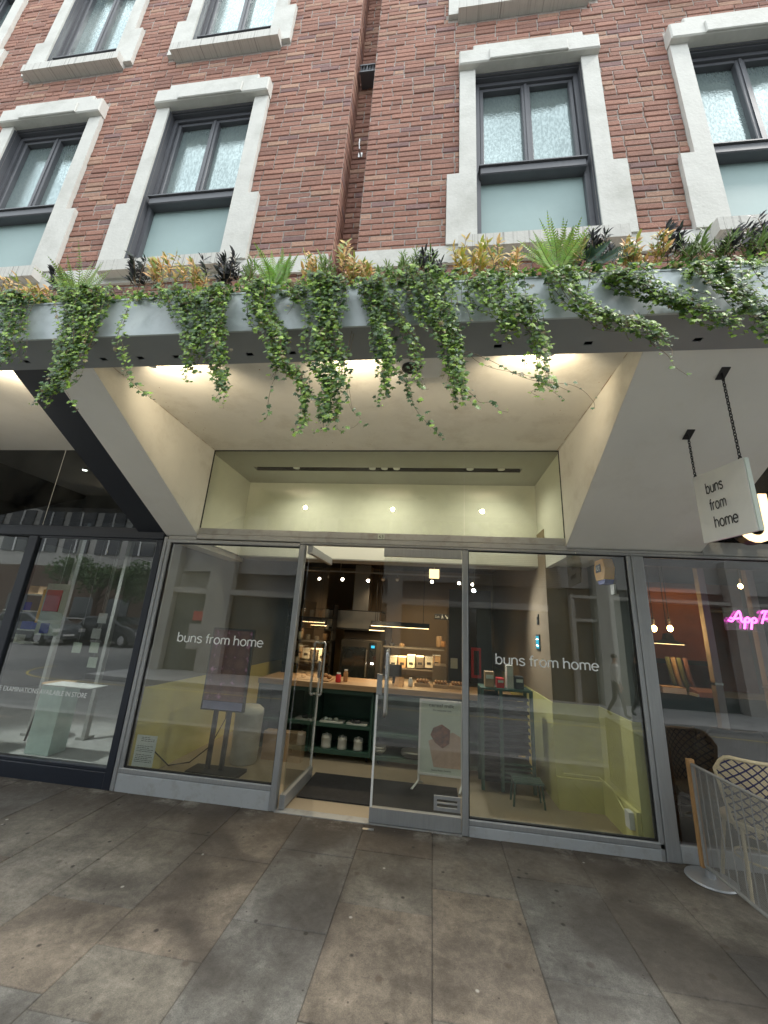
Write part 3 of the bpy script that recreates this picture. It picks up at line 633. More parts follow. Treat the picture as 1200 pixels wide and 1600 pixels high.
# one window, with its stonework as sub-parts
def window(cx, z0, z1, zr, sill_z, zf, low):
    w = MB(); yf = YW+0.085; y2 = yf+.07
    # outer frame
    w.box(cx-.45, cx-.41, yf-.03, y2, z0, z1); w.box(cx+.41, cx+.45, yf-.03, y2, z0, z1)
    w.box(cx-.41, cx+.41, yf-.03, y2, z1-.055, z1); w.box(cx-.41, cx+.41, yf-.01, y2, z0, z0+.04)
    w.box(cx-.42, cx+.42, yf-.075, y2, zr-.035, zr+.045, bev=.008)         # projecting middle rail
    w.box(cx-.43, cx+.43, yf-.09, yf-.02, zr+.045, zr+.056)                 # drip edge
    for sx in (-1, 1):                                                      # casement stiles and rails
        a, c = (cx-.408, cx-.004) if sx < 0 else (cx+.004, cx+.408)
        t = .035
        w.box(a, a+t, yf-.012, y2, zr+.058, z1-.057, bev=.006); w.box(c-t, c, yf-.012, y2, zr+.058, z1-.057, bev=.006)
        w.box(a+t, c-t, yf-.010, y2, zr+.058, zr+.058+t); w.box(a+t, c-t, yf-.010, y2, z1-.057-t, z1-.057)
    w.box(cx-.012, cx+.012, yf-.02, yf-.012, zr+.06, z1-.06)
    o = w.build('window', 'winframe', bld)
    for sx in (-1, 1):
        a, c = (cx-.373, cx-.039) if sx < 0 else (cx+.039, cx+.373)
        g = MB(); dy = RND.uniform(-.006, .006); dz = RND.uniform(0, .004)
        g.mesh([(a, yf+.03, zr+.093), (c, yf+.03+dy, zr+.093), (c, yf+.03+dy+dz, z1-.092), (a, yf+.03+dz, z1-.092), (a, yf+.05, zr+.093), (c, yf+.05, zr+.093), (c, yf+.05, z1-.092), (a, yf+.05, z1-.092)],
               [(0, 1, 2, 3), (5, 4, 7, 6), (4, 0, 3, 7), (1, 5, 6, 2), (4, 5, 1, 0), (3, 2, 6, 7)])
        g.build('pane', 'rain', o)
    part('lower_panel', 'spandrel', o, (cx-.409, cx+.409, yf+.012, yf+.03, z0+.04, zr-.036))
    # reveal lining in stone, dark soffit above
    rv = MB()
    rv.box(cx-.47, cx-.452, YW-.02, yf+.05, z0, z1); rv.box(cx+.452, cx+.47, YW-.02, yf+.05, z0, z1)
    rv.build('reveal', 'winframe', o)
    part('head_reveal', 'winframe', o, (cx-.47, cx+.47, YW+.0, y2, z1+.002, z1+.03), (cx-.451, cx+.451, YW+.02, yf-.031, z1-.012, z1-.001))
    sr = MB(); p = YW-.035
    for s in (-1, 1):
        pts = [(.4535, z0-.0), (.4535, z1+.02), (.592, z1+.02), (.592, zf), (.692, zf), (.692, low), (.4535, low)]
        pts = [(cx+s*x, z) for x, z in pts]
        if s > 0: pts = pts[::-1]
        sr.prism(pts, p, YW+.03)
    sr.build('surround', 'stone', o)
    ln = MB()
    zt = z1+.021
    ln.box(cx-.60, cx+.60, YW-.085, YW+.04, zt, zt+.185, bev=.01)
    ln.box(cx-.475, cx+.475, YW-.075, YW+.04, zt+.185, zt+.262, bev=.008)
    ln.box(cx-.335, cx+.335, YW-.098, YW-.0855, zt+.004, zt+.135, bev=.006)
    ln.build('lintel', 'stone', o)
    sl_ = MB(); h = .135
    sl_.prism_x([(YW-.10, sill_z), (YW-.10, sill_z+h-.02), (YW+.2, sill_z+h), (YW+.2, sill_z)], cx-.60, cx+.60)
    sl_.build('sill', 'sill', o)
    return o
for c in W2C: window(c, 4.47, 6.47, 5.26, 4.325, 5.19, 4.44)
for c in W3C: window(c, 7.45, 9.5, 7.66, 7.30, 7.96, 7.37)
# little vent cowl and hook in the slot
v = MB(); v.box(-.845, -.70, YW+.09, YW+SLD, 6.90, 7.0)
for k in range(5): v.box(-.84+k*.03, -.835+k*.03, YW+.075, YW+.09, 6.905, 6.995)
v.box(-.85, -.695, YW+.07, YW+.09, 6.99, 7.005); v.box(-.85, -.695, YW+.07, YW+.09, 6.89, 6.903); v.box(-.775, -.77, YW+.072, YW+.088, 6.9, 7.0)
v.build('vent_grille', 'winframe', bld)
v = MB(); v.tube([(-.79, YW+SLD, 5.92), (-.79, YW+SLD-.06, 5.92), (-.79, YW+SLD-.075, 5.96), (-.79, YW+SLD-.075, 6.02)], .008); v.box(-.81, -.77, YW+SLD-.01, YW+SLD+.01, 5.89, 5.95)
v.build('wall_hook', 'chrome', bld)
# body of the building, soffit slab over the pavement
part('upper_body', 'mortar', bld, (-6.9, 5.4, YW+.62, YS+6, 3.62, 10.0))
part('soffit', 'render', bld, (-2.537, 1.243, 2.06, YS+.02, 3.42, 3.60))
part('side_soffit', 'render2', bld, (-6.9, -2.541, 2.06, YS+.02, 3.421, 3.61)); part('side_soffit', 'render2', bld, (1.247, 5.4, 2.06, YS+.02, 3.421, 3.61))
# sloping haunches that carry the wall over the shopfront
def haunch(x0, x1, name, m, inner=None):
    pr = [(2.06, 3.42), (2.06, 3.37), (YS+.02, 2.398), (YS+.02, 3.42)]
    return MB().prism_x([(y, z) for y, z in pr], x0, x1).build(name, m, bld)
haunch(1.243, 2.42, 'sloping_bracket', 'render2')['label'] = 'wide cream sloping bracket on the right of the bakery'
haunch(-2.913, -2.537, 'sloping_bracket', 'render2')['label'] = 'narrow cream sloping bracket on the left of the bakery'
haunch(-3.225, -2.915, 'sloping_bracket', 'navy')['label'] = 'black painted sloping bracket beside the optician'
haunch(-6.9, -5.9, 'sloping_bracket', 'navy')
haunch(4.6, 5.4, 'sloping_bracket', 'render2')
# warm lining on the faces that look into the bakery bay
b = MB(); b.mesh([(1.2415, 2.07, 3.419), (1.2415, YS+.01, 3.419), (1.2415, YS+.01, 2.403), (1.2415, 2.07, 3.366)], [(0, 3, 2, 1)])
b.mesh([(1.2432, 2.07, 3.419), (1.2432, YS+.01, 3.419), (1.2432, YS+.01, 2.403), (1.2432, 2.07, 3.366)], [(0, 1, 2, 3)])
b.build('bracket_cheek', 'render', bld)
b = MB(); b.mesh([(-2.5355, 2.07, 3.419), (-2.5355, YS+.01, 3.419), (-2.5355, YS+.01, 2.403), (-2.5355, 2.07, 3.366)], [(0, 1, 2, 3)])
b.build('bracket_cheek', 'render', bld)

rr = random.Random(21)
b = MB()
for (x0, y0, x1, y1) in ((-2.53, 2.3, -2.53, 3.8), (1.238, 2.35, 1.238, 3.8)):
    p = Vector((x0, y0, 3.418))
    while p.y < y1:
        q = p+Vector((rr.uniform(-.004, .004), rr.uniform(.03, .09), 0)); q.x = min(max(q.x, -2.533), 1.240); w = rr.uniform(.0008, .003)
        if rr.random() < .75: b.poly([(p.x-w, p.y, 3.4185), (q.x-w, q.y, 3.4185), (q.x+w, q.y, 3.4185), (p.x+w, p.y, 3.4185)])
        p = q
for k in range(26):
    x = rr.choice((-2.5+abs(rr.gauss(0, .12)), 1.2-abs(rr.gauss(0, .12)), rr.uniform(-2.4, 1.1))); y = rr.uniform(2.4, 3.8); r_ = rr.uniform(.002, .006)
    b.poly([(x+r_*cos(a), y+r_*sin(a)*1.6, 3.4186) for a in (0, 1.2, 2.5, 3.7, 5)])
b.build('soffit_cracks', 'card', bld)
# ================================================================== PLANTER TROUGH
ZT0, ZT1, YT0, YT1 = 3.20, 3.468, 1.765, 2.055
tr = thing('planter_trough', 'long grey metal planter trough running across the building above the shops', 'planter', (0, YT0, ZT0))
part('front_panel', 'trough', tr, (-6.9, 5.4, YT0, YT0+.012, ZT0, ZT1))
b = MB(); b.box(-6.9, 5.4, YT0-.004, YT0+.03, ZT1, ZT1+.012); b.box(-6.9, 5.4, YT1-.03, YT1, ZT0+.004, ZT1); b.build('rim', 'trough', tr)
# underside with oval drain slots cut right through
b = MB(); hx = [-5.8, -5.3, -4.8, -4.3, -3.8, -3.3, -2.82, -2.226, -1.955, -1.697, -1.191, -.909, -.651, -.163, .341, .84, 1.407, 1.9, 2.4, 2.9, 3.5]
yh0, yh1 = 1.955, 1.985; last = -6.9
b.box(-6.9, 5.4, YT0+.012, yh0, ZT0, ZT0+.006); b.box(-6.9, 5.4, yh1, YT1, ZT0, ZT0+.006)
for x in hx: b.box(last, x-.022, yh0, yh1, ZT0, ZT0+.006); last = x+.022
b.box(last, 5.4, yh0, yh1, ZT0, ZT0+.006)
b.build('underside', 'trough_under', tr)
part('dark_slot_backing', 'black', tr, (-6.88, 5.38, YT0+.02, YT1-.04, ZT0+.03, ZT0+.045))  # black sheet above the cut slots, painting the dark inside of the trough
part('soil', 'black', tr, (-6.88, 5.38, YT0+.014, YT1-.032, ZT1-.05, ZT1-.035))
# slim lamps tucked behind the trough that wash the soffit
CL = [-4.75, -3.42, -1.98, -.63, .672, 3.3]
proto = None
for i, x in enumerate(CL):
    lab = ['round soffit lamp behind the trough beyond the black bracket, far one', 'round soffit lamp behind the trough just beyond the black bracket', 'round soffit lamp behind the trough at the left end of the bakery bay', 'round soffit lamp behind the trough over the bakery door', 'round soffit lamp behind the trough at the right end of the bakery bay', 'round soffit lamp behind the trough beyond the wide bracket'][i]
    t = thing('soffit_lamp', lab, 'lamp', (x, 2.10, 3.26), 'soffit lamps behind the trough')
    b = MB(); b.lathe((x, 2.10, 3.235), [(.018, 0), (.03, .006), (.03, .05), (.012, .06)], 14); b.build('lamp_body', 'white', t)
    b = MB(); b.ball((x, 2.128, 3.262), .013, 8); b.build('bulb', 'warm_lamp', t)
    b = MB(); b.tube([(x, 2.10, 3.29), (x, 2.10, 3.42)], .006, 6); b.build('stem', 'white', t)
    lamp('soffit_lamp_light', 'SPOT', (x, 2.15, 3.262), 11, (1, .84, .58), .03, (x, 3.1, 3.62), 125, .6)

# ================================================================== BAKERY SHOPFRONT
YF0, YF1 = YS-.03, YS+.05       # aluminium sections
sf = thing('bakery_shopfront', 'grey aluminium and glass bakery shopfront with double doors, number 63 above', 'shopfront', (0, YS, 0))
def sec(b, x0, x1, z0, z1, y0=YF0, y1=YF1, bev=.006): b.box(x0, x1, y0, y1, z0, z1, bev=bev)
# uprights: at the glass, doubled with a shadow gap at the door and at the party line
for a_ in ((-2.905, -2.865, .0, 2.385), (-2.862, -2.822, .19, 2.335, YF0+.004), (-1.375, -1.322, .0, 2.345), (.272, .325, .0, 2.345), (1.762, 1.80, .0, 2.345, YF0+.004), (1.803, 1.905, .0, 2.345)):
    b = MB(); sec(b, *a_); b.build('mullion', 'alu', sf)
b = MB()
sec(b, -2.90, -1.378, 2.322, 2.362, YF0+.003); sec(b, -1.378, .328, 2.352, 2.372, YF0+.003); sec(b, .328, 1.80, 2.347, 2.372, YF0+.003); sec(b, 1.80, 3.6, 2.347, 2.372, YF0+.003)
b.build('head_rail', 'alu', sf)
b = MB(); b.box(-2.537, 1.243, YS-.02, YS+.05, 2.374, 2.425, bev=.004); b.box(-2.537, 1.243, YS-.008, YS+.05, 2.427, 2.497, bev=.004); b.box(-2.86, -2.54, YS-.02, YS+.05, 2.364, 2.396); b.box(1.246, 2.42, YS-.02, YS+.05, 2.374, 2.396)
b.build('transom', 'alu_dirty', sf)
# plinth and sills
for a_ in ((-2.863, -1.376, .145, .19, YF0+.004), (.327, 1.80, .075, .118, YF0+.004)):
    b = MB(); sec(b, *a_); b.build('sill_rail', 'alu', sf)
b = MB(); b.box(-2.863, -1.377, YS-.022, YS+.04, -.01, .143, bev=.004); b.build('plinth', 'plinth', sf)
b = MB(); b.box(.327, 1.801, YS-.022, YS+.04, -.01, .073, bev=.004); b.build('plinth', 'plinth', sf)
for x0, x1, z0, z1 in ((-2.822, -1.375, .19, 2.322), (.325, 1.762, .118, 2.347)):
    b = MB(); g = .009; y0, y1 = YS-.008, YS+.02
    b.box(x0, x0+g, y0, y1, z0, z1); b.box(x1-g, x1, y0, y1, z0, z1); b.box(x0+g, x1-g, y0, y1, z0, z0+g); b.box(x0+g, x1-g, y0, y1, z1-g, z1)
    b.build('gasket', 'gasket', sf)
def pane(name, x0, x1, z0, z1, m='glass', y=YS, par=None, t=.01):
    return part(name, m, par or sf, (x0, x1, y, y+t, z0, z1))
wl = pane('display_window', -2.812, -1.384, .20, 2.312); wl['label'] = 'left display window lettered buns from home'
wr = pane('display_window', .334, 1.753, .128, 2.337); wr['label'] = 'right display window lettered buns from home'
grotesk('lettering', 'buns from home', 'vinyl', wl, (-2.545, YS-.0015, 1.325), (1, 0, 0), (0, 0, 1), .915, .088)
grotesk('lettering', 'buns from home', 'vinyl', wr, (.565, YS-.0015, 1.325), (1, 0, 0), (0, 0, 1), .885, .088)
for x0, x1 in ((-2.537, -1.343), (-1.339, .288), (.292, 1.243)): pane('upper_pane', x0, x1, 2.497, 3.42, 'glass_up')
b = MB(); b.box(-2.537, -2.531, YS-.004, YS+.014, 2.5, 3.42); b.box(1.237, 1.243, YS-.004, YS+.014, 2.5, 3.42); b.box(-2.531, 1.237, YS-.004, YS+.014, 3.413, 3.42); b.build('mastic_seal', 'gasket', sf)
np_ = part('number_plate', 'pale', sf, (-.575, -.50, YS-.026, YS-.0205, 2.375, 2.424)) if False else part('number_plate', 'pale', sf, (-.572, -.505, YS-.014, YS-.009, 2.432, 2.482))
lettering('numerals', '63', 'ink', np_, (-.562, YS-.015, 2.441), (1, 0, 0), (0, 0, 1), .046, .032, .001)
# threshold
part('threshold', 'alu_dirty', sf, (-1.321, .271, YS-.035, YS+.06, -.008, .006))
part('lock_keep', 'chrome', sf, (-.53, -.44, YS-.13, YS-.10, -.003, .004))
# door leaves
def door(name, loc, rz, label, flip):
    "leaf runs from its hinge at the origin along +x, 0.77 wide"
    d = bpy.data.objects.new(name, None); C.objects.link(d); d.parent = sf; d.location = Vector(loc)-Vector(sf.location); d.rotation_euler = (0, 0, rz)
    d['label'] = label; w = .768
    def lp(nm, m, *bx, **k):
        q = MB()
        for x in bx: q.box(*x, bev=k.get('bev', .004))
        return q.build(nm, m, d, local=True)
    lp('bottom_rail', 'alu', (0.004, w, -.025, .025, .012, .118))
    lp('top_rail', 'alu', (0.004, w, -.025, .025, 2.262, 2.345))
    q = MB(); q.box(.006, w-.004, -.006, .006, .118, 2.262); q.build('glass_pane', 'glass_door', d, local=True)
    lp('edge_strip', 'white', (w-.018, w-.001, -.012, .012, .119, .99), bev=.002)
    lp('lock_box', 'alu', (w-.05, w-.002, -.018, .018, .992, 1.165))
    lp('lock_escutcheon', 'ink', (w-.04, w-.012, -.021, -.0185, 1.0, 1.07), bev=.001)
    # long D handle on both faces
    hx = w-.09
    for s in (-1, 1):
        y = s*.065; r = .0125
        q = MB(); q.tube([(hx, s*.006, 1.36), (hx, y*.8, 1.375), (hx, y, 1.36), (hx, y, 1.33), (hx, y, .87), (hx, y, .84), (hx, y*.8, .825), (hx, s*.006, .84)], r, 10)
        q.build('pull_handle', 'chrome', d, smooth=True, local=True)
    q = MB(); q.tube([(w-.05, -.026, .06), (w-.05, -.034, .06)], .022, 14); q.build('floor_lock', 'chrome', d, local=True)
    return d
dl = door('door', (-1.276, YS+.005, 0), radians(88.5), 'left door leaf standing open into the shop', 1)
dr = door('door', (.270, YS+.005, 0), radians(180), 'closed right door leaf with a slotted letter plate', 1)
b = MB(); fx0, fx1 = -.245+.0, -.01
b = MB()
for (x0, x1, z0, z1) in ((.03, .25, .225, .245), (.03, .25, .145, .165), (.03, .05, .165, .225), (.23, .25, .165, .225), (.05, .23, .19, .202)): b.box(.27-x1, .27-x0, -.0, .012, z0, z1)
lpk = MB()
for (x0, x1, z0, z1) in ((.03, .25, .222, .248), (.03, .25, .140, .166), (.03, .056, .166, .222), (.224, .25, .166, .222), (.056, .224, .190, .200)): lpk.box(x0-.02, x1-.02, .0065, .020, z0+.01, z1+.01)
lpk.build('letter_plate', 'alu', dr, local=True)
# paper notice stuck inside the left window
nb = part('notice', 'vinyl', sf, (-2.765, -2.558, YS+.012, YS+.016, .205, .465)); nb['label'] = 'white printed notice stuck low in the left window'
b = MB(); rr = random.Random(5)
for i in range(15):
    z = .445-i*.0145
    if i in (3, 4, 9): continue
    x = -2.745+(.03 if i < 3 else 0)
    while x < -2.585-(.05 if i % 3 == 0 else 0):
        w = rr.uniform(.01, .03); b.box(x, min(x+w, -2.575), YS+.0112, YS+.0118, z, z+.004); x += w+.006
b.build('printed_lines', 'ink', nb)

# ------------------------------------------------------------------ glazed upper box of the bakery
st = lambda name, m, *bx: struct(part(name, m, None, *bx)) if False else None
def S_(name, m, *bx):
    b = MB()
    for x in bx: b.box(*x)
    return struct(b.build(name, m))
S_('upper_wall', 'cream', (-2.62, 1.28, 4.90, 5.15, 2.39, 3.45))
S_('upper_side_wall', 'cream', (-2.66, -2.60, YS+.06, 4.899, 2.39, 3.45)); S_('upper_side_wall', 'cream', (1.26, 1.32, YS+.06, 4.899, 2.33, 3.45))
S_('upper_ceiling', 'boxceil', (-2.6, 1.26, YS+.021, 4.33, 3.425, 3.46), (-2.6, 1.26, 4.45, 4.9, 3.425, 3.46), (-2.6, -2.30, 4.33, 4.45, 3.425, 3.46), (.985, 1.26, 4.33, 4.45, 3.425, 3.46))
S_('bulkhead_soffit', 'grey_in', (-2.62, 1.28, 4.901, 5.2, 2.375, 2.389))
slot = part('ceiling_slot', 'darkceil', None, (-2.30, .985, 4.33, 4.45, 3.50, 3.51), (-2.30, .985, 4.325, 4.33, 3.426, 3.51), (-2.30, .985, 4.45, 4.455, 3.426, 3.51)); struct(slot)
DLS = [(-1.75, 0), (-.78, 1), (-.63, 1), (-.48, 1), (.40, 0), (.76, 1)]
for i, (x, on_) in enumerate(DLS):
    lab = ['unlit round downlight near the left end of the ceiling slot', 'lit round downlight, left of the three in the middle of the slot', 'lit round downlight, middle of the three in the slot', 'lit round downlight, right of the three in the middle of the slot', 'unlit round downlight right of the three lit ones in the slot', 'lit round downlight near the right end of the ceiling slot'][i]
    t = thing('downlight', lab, 'lamp', (x, 4.39, 3.43), 'downlights in the upper ceiling slot')
    b = MB(); b.lathe((x, 4.39, 3.435), [(.030, 0), (.042, .0), (.042, .05), (.030, .05)], 18); b.build('housing', 'white', t)
    b = MB(); b.lathe((x, 4.39, 3.437), [(.029, 0), (.029, .004)], 16); b.build('lens', 'white_lamp' if on_ else 'white', t)
    if on_ or i == 0: lamp('downlight_and_fill_light', 'SPOT', (x, 4.39, 3.415), (6 if -1 < x < 0 else 16), (1, .97, .80), .06, (x+(.0 if -1 < x < 0 else (.2 if x < 0 else -.2)), 4.45, 2.4), 165, 1.0)  # the unlit left downlight also gets an added lamp, to even the light

# ------------------------------------------------------------------ bakery room
S_('shop_floor', 'shopfloor', (-3.2, 3.0, YS+.055, 11, -.06, 0.0))
S_('room_ceiling', 'darkceil', (-2.95, 1.30, 5.16, 11, 2.78, 2.84)); 
S_('window_head_ceiling', 'render', (-2.95, -2.665, YS+.06, 5.15, 2.335, 2.40), (1.325, 1.76, YS+.06, 5.15, 2.35, 2.40))
S_('wall_left', 'upwall', (-2.95, -2.86, YS+.06, 11, .86, 2.78))
S_('dado_left', 'yellow', (-2.95, -2.852, YS+.06, 11, 0, .86)); 
S_('wall_right', 'upwall', (1.70, 1.79, YS+.06, 4.60, .935, 2.36)); S_('dado_right', 'yellow', (1.69, 1.79, YS+.06, 4.60, 0, .935))
S_('corner_pier', 'warmwall', (1.25, 1.79, 4.601, 11, .935, 2.78)); S_('pier_dado', 'yellow', (1.24, 1.79, 4.60, 11, 0, .935))
b = MB(); b.box(1.245, 1.688, 4.565, 4.598, 0, .27); b.box(1.655, 1.688, YS+.07, 4.564, 0, .27); struct(b.build('pipe_boxing', 'yellow'))
S_('wall_back', 'warmwall', (-2.95, 1.30, 8.6, 8.7, 0, 2.78))
S_('end_wall', 'warmwall', (.30, .42, 7.0, 8.6, 0, 2.0))
mt = tag(part('doormat', 'mat_b', None, (-1.235, .285, 4.14, 4.78, .0, .012)), 'large dark ribbed doormat just inside the bakery door', 'doormat')
# sockets and fitted bits on the yellow wall
t = thing('junction_box', 'small white junction box low on the yellow wall inside the right window', 'junction box', (1.63, 3.98, .2))
part('box', 'white', t, (1.615, 1.654, 3.95, 4.03, .13, .25)); b = MB(); b.tube([(1.62, 4.02, .22), (1.645, 4.3, .29), (1.62, 4.54, .31), (1.30, 4.555, .31)], .007, 6); b.build('cable', 'yellow', t)
# alarm box and bracket
t = thing('alarm_box', 'yellow alarm bell box with a blue base high on the wall inside the right window', 'alarm box', (1.69, 4.02, 2.1))
b = MB(); b.prism_x([(3.94, 2.14), (4.12, 2.14), (4.16, 2.24), (4.12, 2.335), (3.94, 2.335), (3.90, 2.24)], 1.60, 1.689); b.build('cover', 'yellowbox', t)
b = MB(); b.prism_x([(3.97, 2.10), (4.09, 2.10), (4.12, 2.138), (3.94, 2.138)], 1.61, 1.689); b.build('base', 'blue', t)
pl = part('badge', 'ink', t, (1.594, 1.599, 3.99, 4.10, 2.215, 2.29)); lettering('badge_letters', 'ADT', 'vinyl', pl, (1.5935, 4.09, 2.232), (0, -1, 0), (0, 0, 1), .085, .04, .001)
tag(part('wall_socket', 'white', None, (1.67, 1.69, 3.92, 3.99, 2.0, 2.09)), 'small white box below the yellow alarm box', 'switch box')
# counter and shelving
ct = thing('service_counter', 'green painted counter with a wooden top and open shelves facing the door', 'counter', (-.6, 5.2, 0))
part('worktop', 'wood', ct, (-2.2, 1.0, 5.16, 5.85, .80, .862))
def shelf_unit(x0, x1, m, zt=.795, sh=.385, z0=.075):
    b = MB(); t = .03; y0, y1 = 5.20, 5.62
    b.box(x0, x0+t, y0, y1, z0, zt); b.box(x1-t, x1, y0, y1, z0, zt); b.box(x0+t, x1-t, y0+.002, y1, z0, z0+.045); b.box(x0+t, x1-t, y0+.002, y1, sh-.02, sh+.02); b.box(x0+t, x1-t, y0+.002, y1, zt-.05, zt-.001); b.box(x0+t, x1-t, y1-.02, y1, z0+.045, zt-.05)
    return b.build('shelf_unit', m, ct)
shelf_unit(-1.46, -.70, 'green'); shelf_unit(-.69, .42, 'green2', .77, .33, .06); shelf_unit(.43, 1.0, 'green2', .77, .33, .06); shelf_unit(-2.2, -1.48, 'green')
b = MB()
for x in (-1.4, -.76, -.62, .36):
    b.tube([(x-.01, 5.3, .035), (x+.01, 5.3, .035)], .034, 12)
b.build('castors', 'rubber', ct)
def crock(x, y, z, r=.055, h=.12, lab='', m='bone'):
    t = thing('storage_pot', lab, 'pot', (x, y, z), 'stoneware pots on the green shelf')
    b = MB(); b.lathe((x, y, z), [(r*.8, 0), (r*1.05, .004), (r, .03), (r, h-.02), (r*1.05, h-.015), (r*.95, h)], 20); b.build('jar', m, t, smooth=True)
    b = MB(); b.lathe((x, y, z+h+.0005), [(r*.98, 0), (r*.98, .012), (r*.3, .016), (r*.25, .03)], 18); b.build('lid', m, t)
crock(-1.27, 5.28, .12, .062, .13, 'pale stoneware pot with a lid, left of three on the bottom green shelf')
crock(-1.07, 5.28, .12, .055, .12, 'pale stoneware pot with a lid, middle of three on the bottom green shelf')
crock(-.87, 5.28, .12, .055, .12, 'pale stoneware pot with a lid, right of three on the bottom green shelf')
def tray(x, y, z, w, d, lab, heap, n, hm='bread'):
    t = thing('serving_tray', lab, 'tray', (x, y, z), 'trays of food on the shelves')
    b = MB(); b.prism_z([(x-w/2, y-d/2+.02), (x-w/2+.02, y-d/2), (x+w/2-.02, y-d/2), (x+w/2, y-d/2+.02), (x+w/2, y+d/2), (x-w/2, y+d/2)], z, z+.014); b.build('dish', 'bone', t)
    rr = random.Random(int(x*100)+50)
    for i in range(n):
        q = MB(); q.ball((x+rr.uniform(-w/2+.05, w/2-.05), y+rr.uniform(-d/2+.04, d/2-.06), z+.03), rr.uniform(.018, .028), 8, (1.2, 1, .8)); q.build(heap, hm, t, smooth=True)
tray(-1.22, 5.30, .405, .30, .16, 'pale tray of folded napkins on the upper green shelf', 'folded_napkin', 3, 'pale')
tray(-.90, 5.30, .405, .26, .16, 'pale tray of dark pastries on the upper green shelf', 'pastry', 8, 'ink')
tray(.08, 5.32, .35, .34, .18, 'pale tray of dark pastries behind the poster stand', 'pastry', 9, 'ink')
def bowls(x, y, z, r, n, dz, lab, nm, grp):
    for i in range(n):
        b = MB(); b.lathe((x+RND.uniform(-.004, .004), y, z+.001+i*dz), [(r*.4, 0), (r*.8, .012), (r, dz*.9+.006), (r*.96, dz*.9+.004), (r*.5, .015)] if nm == 'plate' else [(r*.45, 0), (r*.8, .03), (r, .06), (r*.95, .058), (r*.4, .012)], 22)
        words = ['lowest', 'second from the bottom', 'third', 'fourth', 'top']
        tag(b.build(nm, 'bone', smooth=True), '%s %s of the %s' % (words[min(i, 4)] if i < n-1 else 'topmost', nm, lab), nm, grp)
bowls(-.61, 5.30, .106, .085, 2, .03, 'nested white bowls on the grey green shelf', 'bowl', 'nested bowls on the shelf')
bowls(-.20, 5.32, .106, .15, 4, .014, 'stack of pale plates behind the glass door', 'plate', 'stack of plates on the shelf')
b = MB(); rr = random.Random(9)
for i in range(38): x = -.66+rr.random()*.8; b.box(x, x+rr.uniform(.015, .04), 5.26+rr.uniform(-.03, .03), 5.30, .306-.01*rr.random(), .309)
# things on the worktop
t = thing('pastry_plate', 'wooden board of golden pastries at the left end of the worktop', 'board', (-1.52, 5.4, .862)); part('board', 'wood', t, (-1.72, -1.30, 5.24, 5.55, .863, .88))
for i in range(9):
    q = MB(); q.ball((-1.66+.04*i, 5.32+.05*(i % 3), .905+.02*(i % 2)), .035, 10, (1.1, .9, .75)); q.build('bun', 'bread', t, smooth=True)
def jar(x, y, z, r, h, m, lab, cat='jar', nm='jar', lid='white'):
    t = thing(nm, lab, cat, (x, y, z)); b = MB(); b.lathe((x, y, z+.001), [(r*.9, 0), (r, .01), (r, h*.8), (r*.7, h*.9), (r*.7, h)], 16); b.build('vessel', m, t, smooth=True)
    b = MB(); b.lathe((x, y, z+h+.0015), [(r*.75, 0), (r*.75, h*.12)], 16); b.build('cap', lid, t)
jar(-1.19, 5.3, .862, .035, .10, 'red', 'small red jar beside the pastries on the worktop')
jar(-1.12, 5.42, .862, .03, .13, 'bread', 'tall amber bottle beside the red jar', 'bottle', 'bottle')
jar(-.27, 5.45, .862, .03, .09, 'white', 'small white tub on the worktop behind the closed door', 'tub', 'tub')
tag(MB().prism_x([(5.30, .863), (5.52, .863), (5.50, .96)], -.47, -.36).build('price_wedge', 'glow_strip' if False else 'bread'), 'tan paper wedge sign on the worktop', 'sign')
t = thing('till_screen', 'till screen in a dark case facing the shop counter', 'till', (-.50, 5.6, .862)); part('stand', 'ink', t, (-.52, -.48, 5.6, 5.66, .863, .98)); part('display', 'ink', t, (-.60, -.40, 5.57, 5.60, .95, 1.10))
for i, x in enumerate((-.12, .12, .34)):
    t = thing('bread_tray', ['shallow crate of loaves on the worktop behind the door handle', 'shallow crate of loaves in the middle of the worktop', 'shallow crate of loaves at the worktop end by the poster'][i], 'crate', (x, 5.6, .862), 'crates of loaves on the worktop')
    part('crate', 'card', t, (x-.10, x+.10, 5.5, 5.75, .863, .90))
    for k in range(4):
        q = MB(); q.ball((x-.06+.04*k, 5.6, .925), .035, 10, (.7, 1.8, .7)); q.build('loaf', 'bread', t, smooth=True)

# poster frame, screen stand, rack and the rest of the room
t = thing('poster_stand', 'white framed floor poster of a cereal milk bun on splayed feet behind the closed door', 'poster stand', (.11, 4.72, 0))
y = 4.71
part('frame', 'white', t, (-.125, -.105, y, y+.02, .12, .845), (.325, .345, y, y+.02, .12, .845), (-.105, .325, y, y+.02, .825, .845), (-.105, .325, y, y+.02, .12, .14))
ps = part('poster', 'pale', t, (-.105, .325, y+.006, y+.014, .14, .825))
lettering('headline', 'cereal milk', 'ink', ps, (-.02, y+.0055, .775), (1, 0, 0), (0, 0, 1), .27, .036, .0008)
lettering('subline', 'the seasonal one', 'ink', ps, (.02, y+.0055, .735), (1, 0, 0), (0, 0, 1), .20, .020, .0006)
lettering('footline', 'buns from home', 'ink', ps, (.02, y+.0055, .165), (1, 0, 0), (0, 0, 1), .20, .018, .0006)
MB().prism([(-.02, .44), (.04, .20), (.32, .20), (.32, .50), (.24, .54), (.10, .50)], y+.004, y+.006).build('printed_hand', 'pinkhand', ps)
MB().prism([(.0, .50), (.03, .57), (.12, .61), (.21, .56), (.20, .43), (.13, .38), (.05, .43)], y+.002, y+.004).build('printed_bun', 'darkbun', ps)
